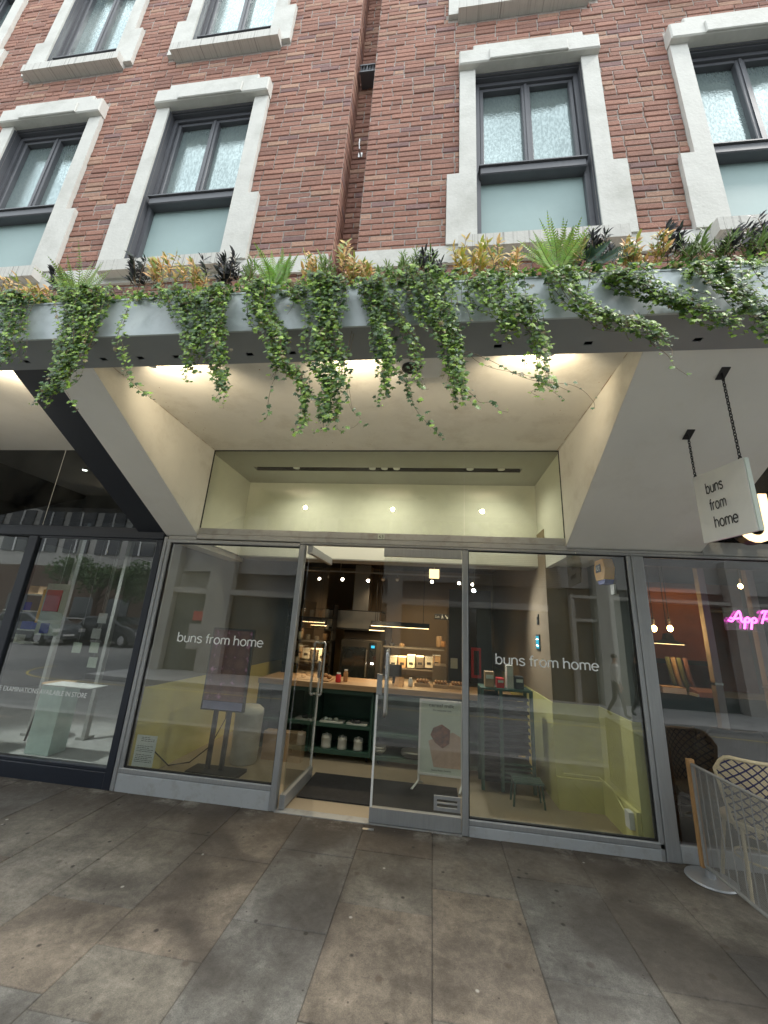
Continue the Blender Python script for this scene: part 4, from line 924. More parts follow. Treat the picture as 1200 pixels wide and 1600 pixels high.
b = MB(); b.tube([(-.115, y+.01, .13), (-.115, y+.01, .06), (-.18, y-.10, .012)], .011, 8); b.tube([(-.115, y+.01, .06), (-.08, y+.12, .012)], .011, 8)
b.tube([(.335, y+.01, .13), (.335, y+.01, .06), (.30, y-.10, .012)], .011, 8); b.tube([(.335, y+.01, .06), (.36, y+.12, .012)], .011, 8); b.build('feet', 'white', t)
t = thing('display_screen', 'tall display screen of pastries on a two legged black stand in the left window', 'screen', (-2.26, 4.45, 0))
part('casing', 'ink', t, (-2.505, -2.01, 4.43, 4.47, .60, 1.46)); q = part('screen', 'screen', t, (-2.485, -2.03, 4.424, 4.4295, .70, 1.44)); part('lilac_strip', 'lilac', q, (-2.485, -2.03, 4.4232, 4.4295, .615, .695))
part('post', 'ink', t, (-2.355, -2.315, 4.45, 4.49, .03, .75), (-2.20, -2.16, 4.45, 4.49, .03, .75)); part('foot', 'ink', t, (-2.52, -1.95, 4.36, 4.60, .0, .03))
b = MB(); b.tube([(-2.25, 4.49, .9), (-2.27, 4.58, .5), (-2.42, 4.62, .2), (-2.62, 4.6, .03), (-2.80, 4.5, .012), (-2.83, 4.2, .25)], .006, 6); b.build('cable', 'rubber', t)
t = thing('waste_bin', 'pale round litter bin behind the display screen stand', 'bin', (-2.12, 4.86, 0)); b = MB(); b.lathe((-2.12, 4.86, 0), [(.13, 0), (.15, .02), (.16, .50), (.165, .51), (.16, .56), (.11, .60)], 26); b.build('body', 'bone', t, smooth=True)
t = thing('folded_table', 'dark wooden step shelf behind the litter bin', 'shelf', (-1.75, 5.0, 0)); part('board', 'card', t, (-1.98, -1.50, 5.02, 5.16, .0, .30))
# metal rack in the right window
t = thing('tray_rack', 'tall dark green metal tray rack stacked with black trays inside the right window', 'rack', (.78, 4.9, 0))
b = MB()
for x in (.54, .74, 1.06):
    for yy in (4.78, 5.08): b.box(x, x+.034, yy, yy+.03, .02, .98)
b.box(.54, 1.094, 4.78, 4.80, .98, 1.0); b.box(.54, 1.094, 5.08, 5.11, .98, 1.0); b.box(.54, 1.094, 4.80, 5.08, .985, .998)
b.build('frame', 'green', t)
for k in range(16):
    z = .10+k*.054; q = part('tray', 'black', t, (.576, .738, 4.79, 5.075, z, z+.026))
for k in range(9):
    z = .36+k*.066; q = part('tray', 'black', t, (.776, 1.058, 4.82, 5.075, z, z+.022))
for k in range(5): part('stretcher', 'green', t, (.776, 1.058, 4.80, 5.075, .10+k*.04, .118+k*.04))
for (x, w, h, m, lab) in ((.60, .10, .16, 'card', 'open kraft box at the left on top of the green rack'), (.73, .08, .10, 'red', 'red and white packet on top of the green rack'), (.84, .07, .24, 'bone', 'tall pale paper roll on top of the green rack'), (.93, .09, .13, 'ink', 'black basket at the right on top of the green rack')):
    q = thing('packet', lab, 'packet', (x, 4.9, 1.0)); part('body', m, q, (x, x+w, 4.86, 4.98, 1.001, 1.0+h)); part('flap', 'pale', q, (x+.01, x+w-.01, 4.853, 4.859, 1.0+h*.55, 1.0+h*.8))
# low stool frame in front of the rack
t = thing('step_stool', 'dark green slatted step stool beside the tray rack', 'stool', (.98, 4.6, 0)); b = MB()
for k in range(4): b.box(.82+k*.0, 1.10, 4.50+k*.05, 4.535+k*.05, .20, .215)
b.build('slats', 'green2', t)
for x in (.83, 1.08):
    for yy in (4.51, 4.67): q = MB(); q.tube([(x, yy, .2), (x+(.02 if x > 1 else -.02), yy, .0)], .009, 8); q.build('leg', 'green', t)
# wall mounted bits seen on the pier
t = thing('wall_tablet', 'glowing blue tablet on the brown pier inside the right window', 'tablet', (1.245, 5.05, 1.5)); part('casing', 'ink', t, (1.236, 1.249, 4.97, 5.13, 1.42, 1.60)); part('screen', 'screen_blue', t, (1.233, 1.2355, 4.985, 5.115, 1.44, 1.58)); part('text_bars', 'white_lamp', t, (1.2315, 1.2325, 5.01, 5.09, 1.54, 1.545), (1.2315, 1.2325, 5.01, 5.09, 1.47, 1.475))
t = thing('wall_sign', 'small dark pictogram sign above the blue tablet', 'sign', (1.245, 5.05, 1.75)); part('plate', 'ink', t, (1.238, 1.249, 4.98, 5.0, 1.71, 1.83), (1.238, 1.249, 5.03, 5.05, 1.71, 1.80), (1.238, 1.249, 5.0, 5.03, 1.74, 1.75))
# lamps on the ceiling track
t = thing('track_lighting', 'ceiling rail of small spotlights running across the bakery', 'track light', (-.6, 6.6, 2.43)); b = MB(); b.box(-2.4, .75, 6.59, 6.62, 2.43, 2.455); b.tube([(-1.6, 6.6, 2.45), (-1.6, 6.6, 2.78)], .006, 6); b.tube([(.1, 6.6, 2.45), (.1, 6.6, 2.78)], .006, 6); b.build('rail', 'steel', t)
for i, (px, py, on_) in enumerate(((470, 907, 1), (500, 905, 1), (536, 906, 1), (576, 908, 1), (599, 907, 0), (621, 907, 0), (675, 910, 1), (717, 912, 1), (738, 914, 1))):
    p = at(px, py, 6.6); b = MB(); b.tube([(p.x, 6.6, 2.43), (p.x, 6.59, p.z+.04)], .006, 6); b.tube([(p.x, 6.62, p.z+.045), (p.x, 6.56, p.z+.005)], .03, 12); q = b.build('spot_head', 'steel', t)
    b = MB(); b.tube([(p.x, 6.558, p.z+.003), (p.x, 6.553, p.z-.001)], .022, 12); b.build('lens', 'white_lamp' if on_ else 'white', q)
for x, y_, tx, ty, e_ in ((-1.9, 6.5, -1.6, 5.6, 16), (-.9, 6.5, -.7, 5.5, 19), (.3, 6.5, .4, 5.4, 16), (-1.0, 6.7, -.8, 8.4, 7), (.0, 6.7, .0, 8.4, 18)):
    lamp('track_light_beam', 'SPOT', (x, y_, 2.38), e_, (1, .78, .50), .03, (tx, ty, .8), 85, .6)
t = thing('bright_spotlight', 'single bluish white spotlight just inside the right window', 'spotlight', (.42, 5.2, 2.35)); p = at(740, 924, 5.4)
b = MB(); b.tube([(p.x, 5.44, p.z+.05), (p.x, 5.40, p.z+.01)], .03, 12); b.tube([(p.x+.0, 5.43, p.z+.05), (p.x+.06, 5.43, 2.776)], .005, 6); b.build('spot_head', 'steel', t); lamp('bright_spotlight_beam', 'SPOT', (p.x, 5.38, p.z), 30, (.95, .97, 1), .03, (1.6, 4.3, .9), 120, .9); b = MB(); b.tube([(p.x, 5.398, p.z+.008), (p.x, 5.394, p.z+.003)], .024, 12); b.build('lens', 'cool_lamp', t)
def pendant(name, lab, pxa, pxb, py, Y):
    a = at(pxa, py, Y); c = at(pxb, py, Y); z = a.z
    t = thing(name, lab, 'pendant light', ((a.x+c.x)/2, Y, z)); b = MB(); b.prism_x([(Y-.09, z), (Y+.09, z), (Y+.03, z+.075), (Y-.03, z+.075)], a.x, c.x)
    for x in (a.x+.1, c.x-.1): b.tube([(x, Y, z+.07), (x, Y, 2.78)], .004, 5)
    b.build('shade', 'ink', t); part('diffuser', 'glow_strip', t, (a.x+.01, c.x-.01, Y-.08, Y+.08, z-.008, z-.001)); return z
z = pendant('linear_pendant', 'long black linear pendant glowing under its edge above the kitchen', 580, 671, 977, 6.6)
lamp('pendant_glow', 'AREA', (-.5, 6.6, z-.03), 8, (1, .70, .36), .8)
pendant('linear_pendant', 'short black linear pendant at the left seen through the open door', 487, 509, 976, 6.6)
pendant('linear_pendant', 'small black linear pendant tucked beneath the extractor hood', 577, 601, 984, 7.2)
# kitchen along the back
def kbox(name, lab, cat, m, px0, py0, px1, py1, Y, dep=.5, extra=None):
    a = at(px0, py0, Y); c = at(px1, py1, Y); t = thing(name, lab, cat, ((a.x+c.x)/2, Y, c.z)); part('body', m, t, (a.x, c.x, Y, Y+dep, c.z, a.z)); return t, a, c
t, a, c = kbox('extractor_hood', 'brushed steel extractor hood with its duct over the oven', 'extractor', 'steel', 505, 952, 592, 984, 7.3, .9)
part('duct', 'steel', t, (-1.52, -1.22, 7.5, 7.9, a.z+.001, 2.7)); part('filter_lip', 'ink', t, (a.x+.001, c.x-.001, 7.295, 7.299, c.z-.03, c.z-.001), (a.x-.2, c.x+.02, 7.4, 8.0, a.z+.002, a.z+.02))
t, a, c = kbox('combi_oven', 'black glass fronted oven with a lit control strip', 'oven', 'ink', 534, 998, 592, 1074, 7.0, .7)
part('door_glass', 'carglass', t, (a.x+.04, c.x-.26, 6.985, 6.999, c.z+.1, a.z-.12)); part('control_strip', 'carglass', t, (c.x-.2, c.x-.08, 6.985, 6.999, c.z+.05, a.z-.03)); part('readout', 'screen_blue', t, (c.x-.17, c.x-.11, 6.98, 6.984, a.z-.12, a.z-.08)); part('second_readout', 'white_lamp', t, (c.x-.16, c.x-.12, 6.98, 6.984, a.z-.38, a.z-.36)); b = MB(); b.tube([(c.x-.24, 6.95, c.z+.15), (c.x-.24, 6.95, a.z-.15)], .012, 8); b.build('handle', 'chrome', t)
part('oven_niche', 'darkceil', t, (a.x-.12, c.x+.1, 7.71, 7.76, 0, 1.6))
t, a, c = kbox('wall_shelf', 'long steel wall shelf at the back of the kitchen', 'shelf', 'steel', 598, 1011, 694, 1015, 7.3, .35)
t, a, c = kbox('lower_wall_shelf', 'lower steel shelf holding storage tubs in the kitchen', 'shelf', 'steel', 600, 1044, 686, 1048, 7.3, .35)
rr = random.Random(4)
pp = [608, 622, 636, 650, 664, 676]
names = ['first', 'second', 'third', 'fourth', 'fifth', 'sixth']
for i, px in enumerate(pp):
    Y = 7.32; a = at(px, 1043, Y); w = .13; h = rr.uniform(.16, .24); t = thing('storage_tub', '%s storage tub from the left on the lower kitchen shelf' % names[i], 'tub', (a.x+w/2, Y, a.z), 'tubs on the kitchen shelf')
    part('tub', ['bone', 'card', 'pale', 'steel', 'bone', 'card'][i], t, (a.x, a.x+w, Y, Y+.25, a.z, a.z+h)); part('lid', 'white', t, (a.x-.004, a.x+w+.004, Y-.006, Y+.255, a.z+h+.001, a.z+h+.014)); part('marker_label', 'ink', t, (a.x+.03, a.x+w-.03, Y-.0035, Y-.0005, a.z+.05, a.z+.09))
for i, (px, h, m) in enumerate(((686, .17, 'card'), (692, .09, 'bread'), (612, .06, 'ink'), (628, .05, 'card'))):
    a = at(px, 1011, 7.4); q = MB(); q.lathe((a.x, 7.42, a.z+.003), [(.045, 0), (.05, .01), (.05, h), (.03, h+.01)], 14); tag(q.build('canister', m, smooth=True), ['tall tan canister at the right end of the top kitchen shelf', 'short brown canister next to the tall tan one', 'flat dark tin at the left end of the top kitchen shelf', 'flat card tin near the left end of the top kitchen shelf'][i], 'canister')
t, a, c = kbox('prep_bench', 'steel preparation bench against the back kitchen wall', 'bench', 'steel', 592, 1062, 690, 1090, 7.0, .9)
lamp('shelf_light', 'AREA', (-.4, 7.35, 1.12), 3.5, (1, .62, .28), .5)
t, a, c = kbox('fridge', 'tall dull steel fridge at the right of the kitchen', 'fridge', 'steel', 676, 1040, 697, 1098, 6.7, .5); part('handle', 'chrome', t, (a.x+.02, a.x+.03, 6.66, 6.68, 1.0, 1.2)); 
t = thing('exit_sign', 'dark exit sign with a running figure and an arrow on the brown kitchen wall', 'exit sign', (.15, 7.3, 1.8)); a = at(679, 959, 7.3); c = at(702, 969, 7.3)
q = part('plate', 'ink', t, (a.x, c.x, 7.28, 7.30, c.z, a.z)); w = c.x-a.x; zz = (a.z+c.z)/2
lettering('words', 'Exit', 'vinyl', q, (a.x+.015, 7.279, zz-.02), (1, 0, 0), (0, 0, 1), w*.28, .045, .001)
b = MB(); b.ball((a.x+w*.52, 7.276, zz+.03), .009, 8); b.prism([(a.x+w*.47, zz-.03), (a.x+w*.5, zz-.03), (a.x+w*.53, zz-.005), (a.x+w*.58, zz-.03), (a.x+w*.6, zz-.025), (a.x+w*.55, zz+.02), (a.x+w*.49, zz+.018)], 7.274, 7.279); b.prism([(a.x+w*.72, zz+.028), (a.x+w*.74, zz+.032), (a.x+w*.86, zz-.01), (a.x+w*.88, zz+.01), (a.x+w*.9, zz-.03), (a.x+w*.8, zz-.03), (a.x+w*.83, zz-.018)], 7.274, 7.279); b.build('pictogram', 'vinyl', q)
# ceiling tile light, hanging notices
t = thing('ceiling_panel_light', 'small square lit panel hanging near the ceiling above the closed door', 'ceiling light', (.1, 6.3, 2.5)); a = at(671, 889, 6.2); c = at(686, 904, 6.2); part('panel', 'letterglow', t, (a.x, c.x, 6.2, 6.22, c.z, a.z)); part('bracket', 'steel', t, ((a.x+c.x)/2-.01, (a.x+c.x)/2+.01, 6.221, 6.24, c.z, 2.78))
a = at(704, 1028, 6.3); c = at(715, 1045, 6.3); t = thing('wall_notice', 'pale green notice pinned beside the fridge', 'notice', (a.x, 6.3, c.z)); part('sheet', 'pale', t, (a.x, c.x, 6.3, 6.31, c.z, a.z)); part('backing', 'ink', t, (a.x-.03, c.x+.5, 6.311, 6.33, 0.86, 2.2))
a = at(737, 1012, 6.2); c = at(752, 1060, 6.2); t = thing('fire_blanket_case', 'dull red cabinet seen beyond the right door post', 'cabinet', (a.x, 6.2, c.z)); part('case', 'red', t, (a.x, c.x, 6.2, 6.3, c.z, a.z)); part('door', 'ink', t, (a.x+.03, c.x-.03, 6.19, 6.199, c.z+.04, a.z-.04))
# clutter on the left kitchen shelves
t = thing('left_shelving', 'dark open shelving full of cups and bags at the left of the kitchen', 'shelving', (-2.1, 7.0, 0)); 
for k in range(5): part('shelf', 'ink', t, (-2.6, -1.75, 7.0, 7.3, .85+k*.2, .87+k*.2))
for s in (-2.6, -1.77): part('upright', 'ink', t, (s, s+.02, 7.0, 7.3, 0, 1.9))
k = 0
for row in range(5):
    for j in range(5):
        k += 1; x = -2.5+j*.155+rr.uniform(-.02, .02); z = .871+row*.2; h = rr.uniform(.06, .15); m = rr.choice(['card', 'bread', 'bone', 'red', 'pale', 'ink'])
        q = MB(); q.lathe((x, 7.08, z), [(.04, 0), (.045, h*.8), (.03, h)], 10)
        tag(q.build('shelf_jar', m, smooth=True), '%s container from the left on the %s shelf at far left' % (['first', 'second', 'third', 'fourth', 'fifth'][j], ['lowest', 'second lowest', 'middle', 'second highest', 'highest'][row]), 'container', 'containers on the left shelving')

# ================================================================== OPTICIAN (left neighbour)
op = thing('optician_shopfront', 'dark navy framed optician shopfront with tinted glass above, left of the bakery', 'shopfront', (-4.5, YS, 0))
b = MB(); sec(b, -2.985, -2.91, .0, 2.35); sec(b, -4.575, -4.455, .0, 2.35); b.box(-6.9, -2.913, YF0-.004, YF1, 2.352, 2.47, bev=.006); b.build('frame', 'navy', op)
b = MB(); b.box(-4.453, -2.987, YF0+.012, YF1, 2.33, 2.350); b.build('bead', 'navy', op)
b = MB(); b.box(-4.453, -2.987, YF0+.01, YF1, .14, .172, bev=.005); b.build('bead', 'navy', op)
b = MB(); b.box(-6.9, -4.577, YF0+.01, YF1, .14, .172, bev=.005); b.build('bead', 'navy', op)
b = MB(); b.box(-6.9, -2.91, YF0-.004+.012, YF1, -.01, .138, bev=.006); b.build('plinth', 'navy', op)
og = part('display_window', 'glass', op, (-4.452, -2.988, YS, YS+.01, .173, 2.329)); og['label'] = 'optician window lettered EXAMINATIONS AVAILABLE IN STORE'
part('display_window', 'glass', op, (-6.9, -4.578, YS, YS+.01, .173, 2.329))
lettering('lettering', 'EYE EXAMINATIONS AVAILABLE IN STORE', 'vinyl', og, (-4.447, YS-.0015, .735), (1, 0, 0), (0, 0, 1), 1.06, .045, .001)
for x0, x1 in ((-6.9, -4.48), (-4.475, -3.228)): part('upper_pane', 'glass_dark', op, (x0, x1, YS, YS+.01, 2.471, 3.42))
part('pane_joint', 'white', op, (-4.4795, -4.4755, YS-.001, YS+.008, 2.471, 3.42))
S_('optician_floor', 'concrete', (-8, -3.0, YS+.06, 9, -.06, 0)); S_('optician_ceiling', 'grey_in', (-8, -3.0, YS+.055, 9, 3.43, 3.5)); S_('optician_back_wall', 'upwall', (-8, -3.0, 8.9, 9, 0, 3.43)); S_('party_wall', 'upwall', (-3.0, -2.955, YS+.055, 9, 0, 3.43))
S_('optician_side_wall', 'upwall', (-8.1, -8, YS+.06, 9, 0, 3.43)); S_('optician_low_ceiling', 'darkceil', (-8, -3.001, 5.0, 8.9, 2.8, 2.85))
lamp('optician_light', 'POINT', (-4.6, 6.0, 2.6), 18, (.9, .97, 1), .2); lamp('optician_window_spot', 'SPOT', (-4.8, 4.42, 3.38), 110, (.95, 1, 1), .05, (-4.3, 4.35, .6), 60, .6)
t = thing('ceiling_speaker', 'round white ceiling sensor seen through the tinted optician glass', 'sensor', (-4.17, 4.6, 3.4)); b = MB(); b.lathe((-4.30, 4.55, 3.385), [(.02, 0), (.055, .01), (.06, .04)], 18); b.build('dome', 'white', t, smooth=True); b = MB(); b.lathe((-4.30, 4.55, 3.378), [(.012, 0), (.016, .006)], 12); b.build('lens', 'ink', t)
t = thing('ceiling_downlight', 'bright round downlight seen through the tinted optician glass', 'lamp', (-4.75, 4.5, 3.4)); b = MB(); b.lathe((-4.8, 4.45, 3.41), [(.035, 0), (.05, .018)], 16); b.build('ring', 'white', t); b = MB(); b.lathe((-4.8, 4.45, 3.405), [(.028, 0), (.028, .004)], 14); b.build('lens', 'white_lamp', t)
def post(lab, px0, py0, px1, py1, w, m, Y=None):
    g = at(px1, py1, 5.0); d = (g-CAM); tt = -CAM.z/d.z; f = CAM+d*tt
    m = 'concrete'; t = thing('display_post', lab, 'post', (f.x, f.y, 0), 'slim posts in the optician'); part('shaft', m, t, (f.x-w/2, f.x+w/2, f.y, f.y+.06, .03, 2.78)); part('foot', m, t, (f.x-w/2-.07, f.x+w/2+.002, f.y-.01, f.y+.15, 0, .029)); return t
post('tall pale timber post nearest the right side of the optician window', 200, 870, 128, 1157, .05, 'card'); post('pale timber post behind the white display block', 118, 880, 42, 1150, .05, 'card')
t = thing('display_block', 'tall pale mint display block standing in the optician window', 'plinth', (-4.33, 4.4, 0)); part('block', 'tealpanel', t, (-4.475, -4.18, 4.40, 4.62, .0, .70)); part('top_cap', 'white', t, (-4.48, -3.86, 4.395, 4.66, .701, .712))
t = thing('hanging_poster', 'pale green hanging poster with a red square and orange edge in the optician window', 'poster', (-4.2, 4.0, 1.3)); a = at(76, 912, 4.1); c = at(103, 995, 4.1)
part('panel', 'pale', t, (a.x, a.x+.30, 4.1, 4.106, 1.27, 1.84)); part('red_square', 'red', t, (a.x+.02, a.x+.22, 4.094, 4.099, 1.53, 1.77)); part('orange_edge', 'yellowbox', t, (a.x-.035, a.x-.002, 4.098, 4.106, 1.40, 1.77)); part('printed_person', 'blue', t, (a.x+.06, a.x+.17, 4.094, 4.099, 1.29, 1.40)); b = MB(); b.tube([(a.x+.15, 4.103, 1.84), (a.x+.15, 4.103, 2.79)], .003, 5); b.build('wire', 'chrome', t)
t = thing('metal_stool', 'tall thin legged stool with a wooden seat in the optician window', 'stool', (-4.75, 4.9, 0)); b = MB(); b.lathe((-4.75, 4.9, .62), [(.17, 0), (.18, .01), (.18, .03)], 22); b.build('seat', 'card', t)
for k in range(4):
    a0 = pi/4+k*pi/2; q = MB(); q.tube([(-4.75+.12*cos(a0), 4.9+.12*sin(a0), .62), (-4.75+.19*cos(a0), 4.9+.19*sin(a0), .0)], .011, 8); q.build('leg', 'ink', t)
q = MB(); q.tube([(-4.75+.165*cos(k*pi/6), 4.9+.165*sin(k*pi/6), .22) for k in range(12)], .008, 6, closed=True); q.build('foot_ring', 'ink', t)
for i, (x, z, h, m) in enumerate(((-5.2, 1.52, .10, 'blue'), (-5.0, 1.30, .09, 'blue'), (-5.15, 1.15, .08, 'bone'), (-5.05, 1.72, .1, 'card'))):
    t = thing('spectacle_box', ['blue spectacle box on the upper shelf at the far left', 'blue spectacle box on the middle shelf at the far left', 'cream spectacle box on the lowest shelf at the far left', 'tan spectacle box on the top shelf at the far left'][i], 'box', (x, 4.4, z)); part('box', m, t, (x, x+.15, 4.4, 4.5, z, z+h)); part('shelf', 'white', t, (x-.1, x+.3, 4.38, 4.55, z-.015, z-.001))
for i, (px, py) in enumerate(((150, 990), (147, 1012), (144, 1035), (120, 1012), (160, 966))):
    a = at(px, py, 4.6); t = thing('small_display_card', ['grey hanging card, second from the top', 'pale hanging card in the middle of the string', 'pale hanging card, lowest of the string', 'small pale card hanging left of the string', 'grey hanging card, topmost of the string'][i]+' in the optician', 'card', (a.x, 4.6, a.z)); part('card', 'pale' if i in (1, 2, 3) else 'concrete', t, (a.x-.06, a.x+.06, 4.6, 4.603, a.z-.06, a.z+.06)); b = MB(); b.tube([(a.x, 4.602, a.z+.061), (a.x, 4.602, 2.79)], .0015, 4); b.build('thread', 'chrome', t)

# ================================================================== RESTAURANT (right neighbour)
rs = thing('restaurant_shopfront', 'grey framed restaurant shopfront at the right with warm lamps inside', 'shopfront', (3, YS, 0))
b = MB(); sec(b, 3.32, 3.40, .0, 2.345); b.build('frame', 'alu', rs)
b = MB(); sec(b, 1.906, 3.319, .0, .118, YF0+.01); b.build('plinth', 'plinth', rs)
b = MB(); b.box(2.423, 4.6, YS-.015, YS+.05, 2.374, 2.50, bev=.005); b.build('transom', 'alu_dirty', rs)
part('display_window', 'glass', rs, (1.907, 3.319, YS, YS+.01, .119, 2.346)); part('display_window', 'glass', rs, (3.401, 5.4, YS, YS+.01, .119, 2.346)); part('upper_pane', 'glass_dark', rs, (2.423, 4.6, YS, YS+.01, 2.501, 3.42))
part('gasket', 'gasket', rs, (1.906, 1.916, YS-.006, YS+.02, .119, 2.346), (1.916, 3.319, YS-.006, YS+.02, 2.336, 2.346))
S_('restaurant_floor', 'darkceil', (1.8, 6, YS+.06, 9.5, -.06, 0)); S_('restaurant_ceiling', 'ink', (1.8, 6, YS+.055, 9.5, 2.75, 2.8)); S_('restaurant_back_wall', 'copper', (1.8, 6, 8.6, 8.7, 0, 2.75)); S_('restaurant_side_wall', 'copper', (1.80, 1.83, YS+.06, 8.6, 0, 2.75)); S_('restaurant_end_wall', 'ink', (6, 6.1, YS+.06, 8.7, 0, 3.5)); S_('restaurant_upper_box', 'ink', (2.3, 5.4, YS+.8, YS+.85, 2.4, 3.5))
t = thing('copper_panel', 'large rust coloured wall panel behind the pendant bulbs', 'panel', (3.3, 7, 1.2)); part('panel', 'copper', t, (3.05, 4.3, 7.0, 7.05, 1.35, 2.45)); part('black_frame', 'ink', t, (2.98, 3.049, 6.99, 7.06, 0, 2.74), (4.301, 4.36, 6.99, 7.06, 0, 2.74), (3.05, 4.3, 6.99, 7.06, 1.28, 1.349), (4.36, 4.8, 6.99, 7.06, 2.1, 2.14))
lamp('copper_wash', 'SPOT', (3.7, 6.0, 2.6), 7, (1, .45, .16), .05, (3.7, 7.0, 1.9), 110, .7)
def bulb(px, py, Y, lab):
    p = at(px, py, Y); t = thing('pendant_bulb', lab, 'bulb', tuple(p), 'bare filament bulbs on cords')
    b = MB(); b.tube([(p.x, Y, p.z+.07), (p.x, Y, 2.75)], .005, 6); b.lathe((p.x, Y, p.z+.055), [(.014, 0), (.016, .05), (.006, .06)], 10); b.build('cord', 'ink', t)
    b = MB(); b.ball((p.x, Y, p.z), .028, 12, (1, 1, 1.3)); b.build('glass', 'filament', t, smooth=True); lamp('bulb_light', 'POINT', (p.x, Y-.06, p.z), 1.6, (1, .55, .22), .04)
bulb(1022, 982, 5.0, 'left of the two glowing bulbs at the left of the restaurant'); bulb(1047, 982, 5.0, 'right of the two glowing bulbs at the left of the restaurant')
bulb(1157, 916, 6.2, 'dimmer small bulb beside two others above the neon sign'); bulb(1174, 913, 6.2, 'upper right bulb of the three above the neon sign'); bulb(1171, 931, 6.2, 'lowest bulb of the three above the neon sign')
p = at(1045, 1006, 5.6); t = thing('pendant_light', 'wide black pendant shade below the two glowing bulbs', 'lampshade', (p.x, 5.6, p.z)); b = MB(); b.lathe((p.x, 5.6, p.z), [(.18, 0), (.18, .006), (.07, .05), (.05, .12), (.01, .13)], 26); b.tube([(p.x, 5.6, p.z+.12), (p.x, 5.6, 2.75)], .005, 6); b.build('shade', 'ink', t); b = MB(); b.lathe((p.x, 5.6, p.z-.004), [(.16, 0), (.16, .003)], 20); b.build('diffuser', 'glow_strip', t)
t = thing('bar_counter', 'black bar counter inside the restaurant', 'counter', (3, 5.3, 0)); part('top', 'ink', t, (2.2, 4.6, 5.2, 5.9, .98, 1.04)); part('front', 'ink', t, (2.25, 4.55, 5.3, 5.85, 0, .979))
for i, (px, m) in enumerate(((1055, 'olivecloth'), (1064, 'card'), (1073, 'olivecloth'), (1083, 'pinkcloth'))):
    p = at(px, 1055, 5.5); q = MB(); q.tube([(p.x, 5.5, 1.041), (p.x-.03, 5.52, 1.2), (p.x-.04, 5.55, 1.42)], [.026, .024, .022], 10); t = thing('rolled_cloth', ['olive', 'tan', 'second olive', 'pink'][i]+' upright roll standing on the restaurant bar', 'roll', (p.x, 5.5, 1.04), 'upright rolls on the bar'); q.build('roll', m, t, smooth=True); b = MB(); b.tube([(p.x-.04, 5.55, 1.42), (p.x-.04, 5.55, 1.428)], .02, 8); b.build('core', 'ink', t)
p = at(1105, 1090, 5.1); t = thing('folded_napkins', 'pink folded cloth pile at the end of the restaurant bar', 'cloth', (p.x, 5.1, 0)); MB().prism_x([(5.05, 1.041), (5.25, 1.041), (5.22, 1.12), (5.08, 1.09)], p.x-.1, p.x+.12).build('cloth', 'pinkcloth', t); part('band', 'pale', t, (p.x-.12, p.x-.101, 5.06, 5.2, 1.041, 1.07))
p = at(1040, 1072, 5.25); t = thing('menu_stack', 'stack of white menus on the left of the restaurant bar', 'menus', (p.x, 5.25, 1.04)); part('menu', 'white', t, (p.x-.05, p.x+.2, 5.22, 5.40, 1.041, 1.10)); part('cover', 'card', t, (p.x-.05, p.x+.2, 5.22, 5.40, 1.101, 1.108))
# neon script just behind the glass
nz = at(1139, 975, 4.0); t = thing('neon_sign', 'pink neon script reading App at the right edge of the restaurant window', 'neon sign', tuple(nz))
def neon(pts, r=.008, nm='tube'):
    q = MB(); P = [Vector((nz.x+x, 4.0, nz.z+y)) for x, y in pts]
    S2 = []
    for i in range(len(P)-1):
        for k in range(4): S2.append(P[i].lerp(P[i+1], k/4))
    S2.append(P[-1]); 
    for _ in range(2): S2 = [S2[0]]+[(S2[i-1]+S2[i]*2+S2[i+1])/4 for i in range(1, len(S2)-1)]+[S2[-1]]
    q.tube(S2, r, 8); q.build(nm, 'neon', t, smooth=True)
neon([(0, .035), (.03, .02), (.075, .09), (.105, .125), (.11, .09), (.105, .03), (.125, .02)]); neon([(.02, .055), (.06, .05), (.115, .06)])
neon([(.125, .02), (.145, .065), (.13, .0), (.12, -.035)]); neon([(.14, .05), (.165, .07), (.18, .045), (.16, .02), (.14, .03)]); neon([(.18, .03), (.20, .065), (.185, 0), (.175, -.035)]); neon([(.195, .05), (.22, .07), (.235, .045), (.215, .02), (.195, .03)])
neon([(.27, .02), (.30, .085), (.325, .13), (.30, .13), (.285, .11)]); neon([(.29, .065), (.33, .06), (.38, .08)]); neon([(.325, .13), (.37, .12), (.37, .09), (.33, .065), (.38, .02)])
b = MB(); b.box(nz.x-.02, nz.x+.5, 4.025, 4.03, nz.z-.05, nz.z+.15); b.build('backing', 'glass', t)
lamp('neon_glow', 'POINT', (nz.x+.25, 4.12, nz.z), .5, (1, .1, .7), .1)
for i, (px, py) in enumerate(((1110, 1105), (1178, 1045))):
    g = at(px, py, 5.0); t = thing('steel_post', ['grey steel post standing inside the middle of the restaurant window', 'grey steel post at the right edge of the restaurant window'][i], 'post', (g.x, 4.8, 0)); part('shaft', 'grey_in', t, (g.x-.035, g.x+.035, 4.8, 4.87, .02, 2.74)); part('collar', 'chrome', t, (g.x-.04, g.x+.04, 4.795, 4.875, 1.2, 1.22)); part('foot', 'concrete', t, (g.x-.06, g.x+.06, 4.77, 4.9, 0, .019))
g = at(1190, 1040, 5.4); t = thing('menu_case', 'red topped menu case at the right edge of the restaurant window', 'menu case', (g.x, 5.0, 0)); part('case', 'card', t, (g.x-.1, g.x+.4, 5.0, 5.05, .6, 1.3)); part('header', 'red', t, (g.x-.1, g.x+.4, 4.99, 4.999, 1.22, 1.30))
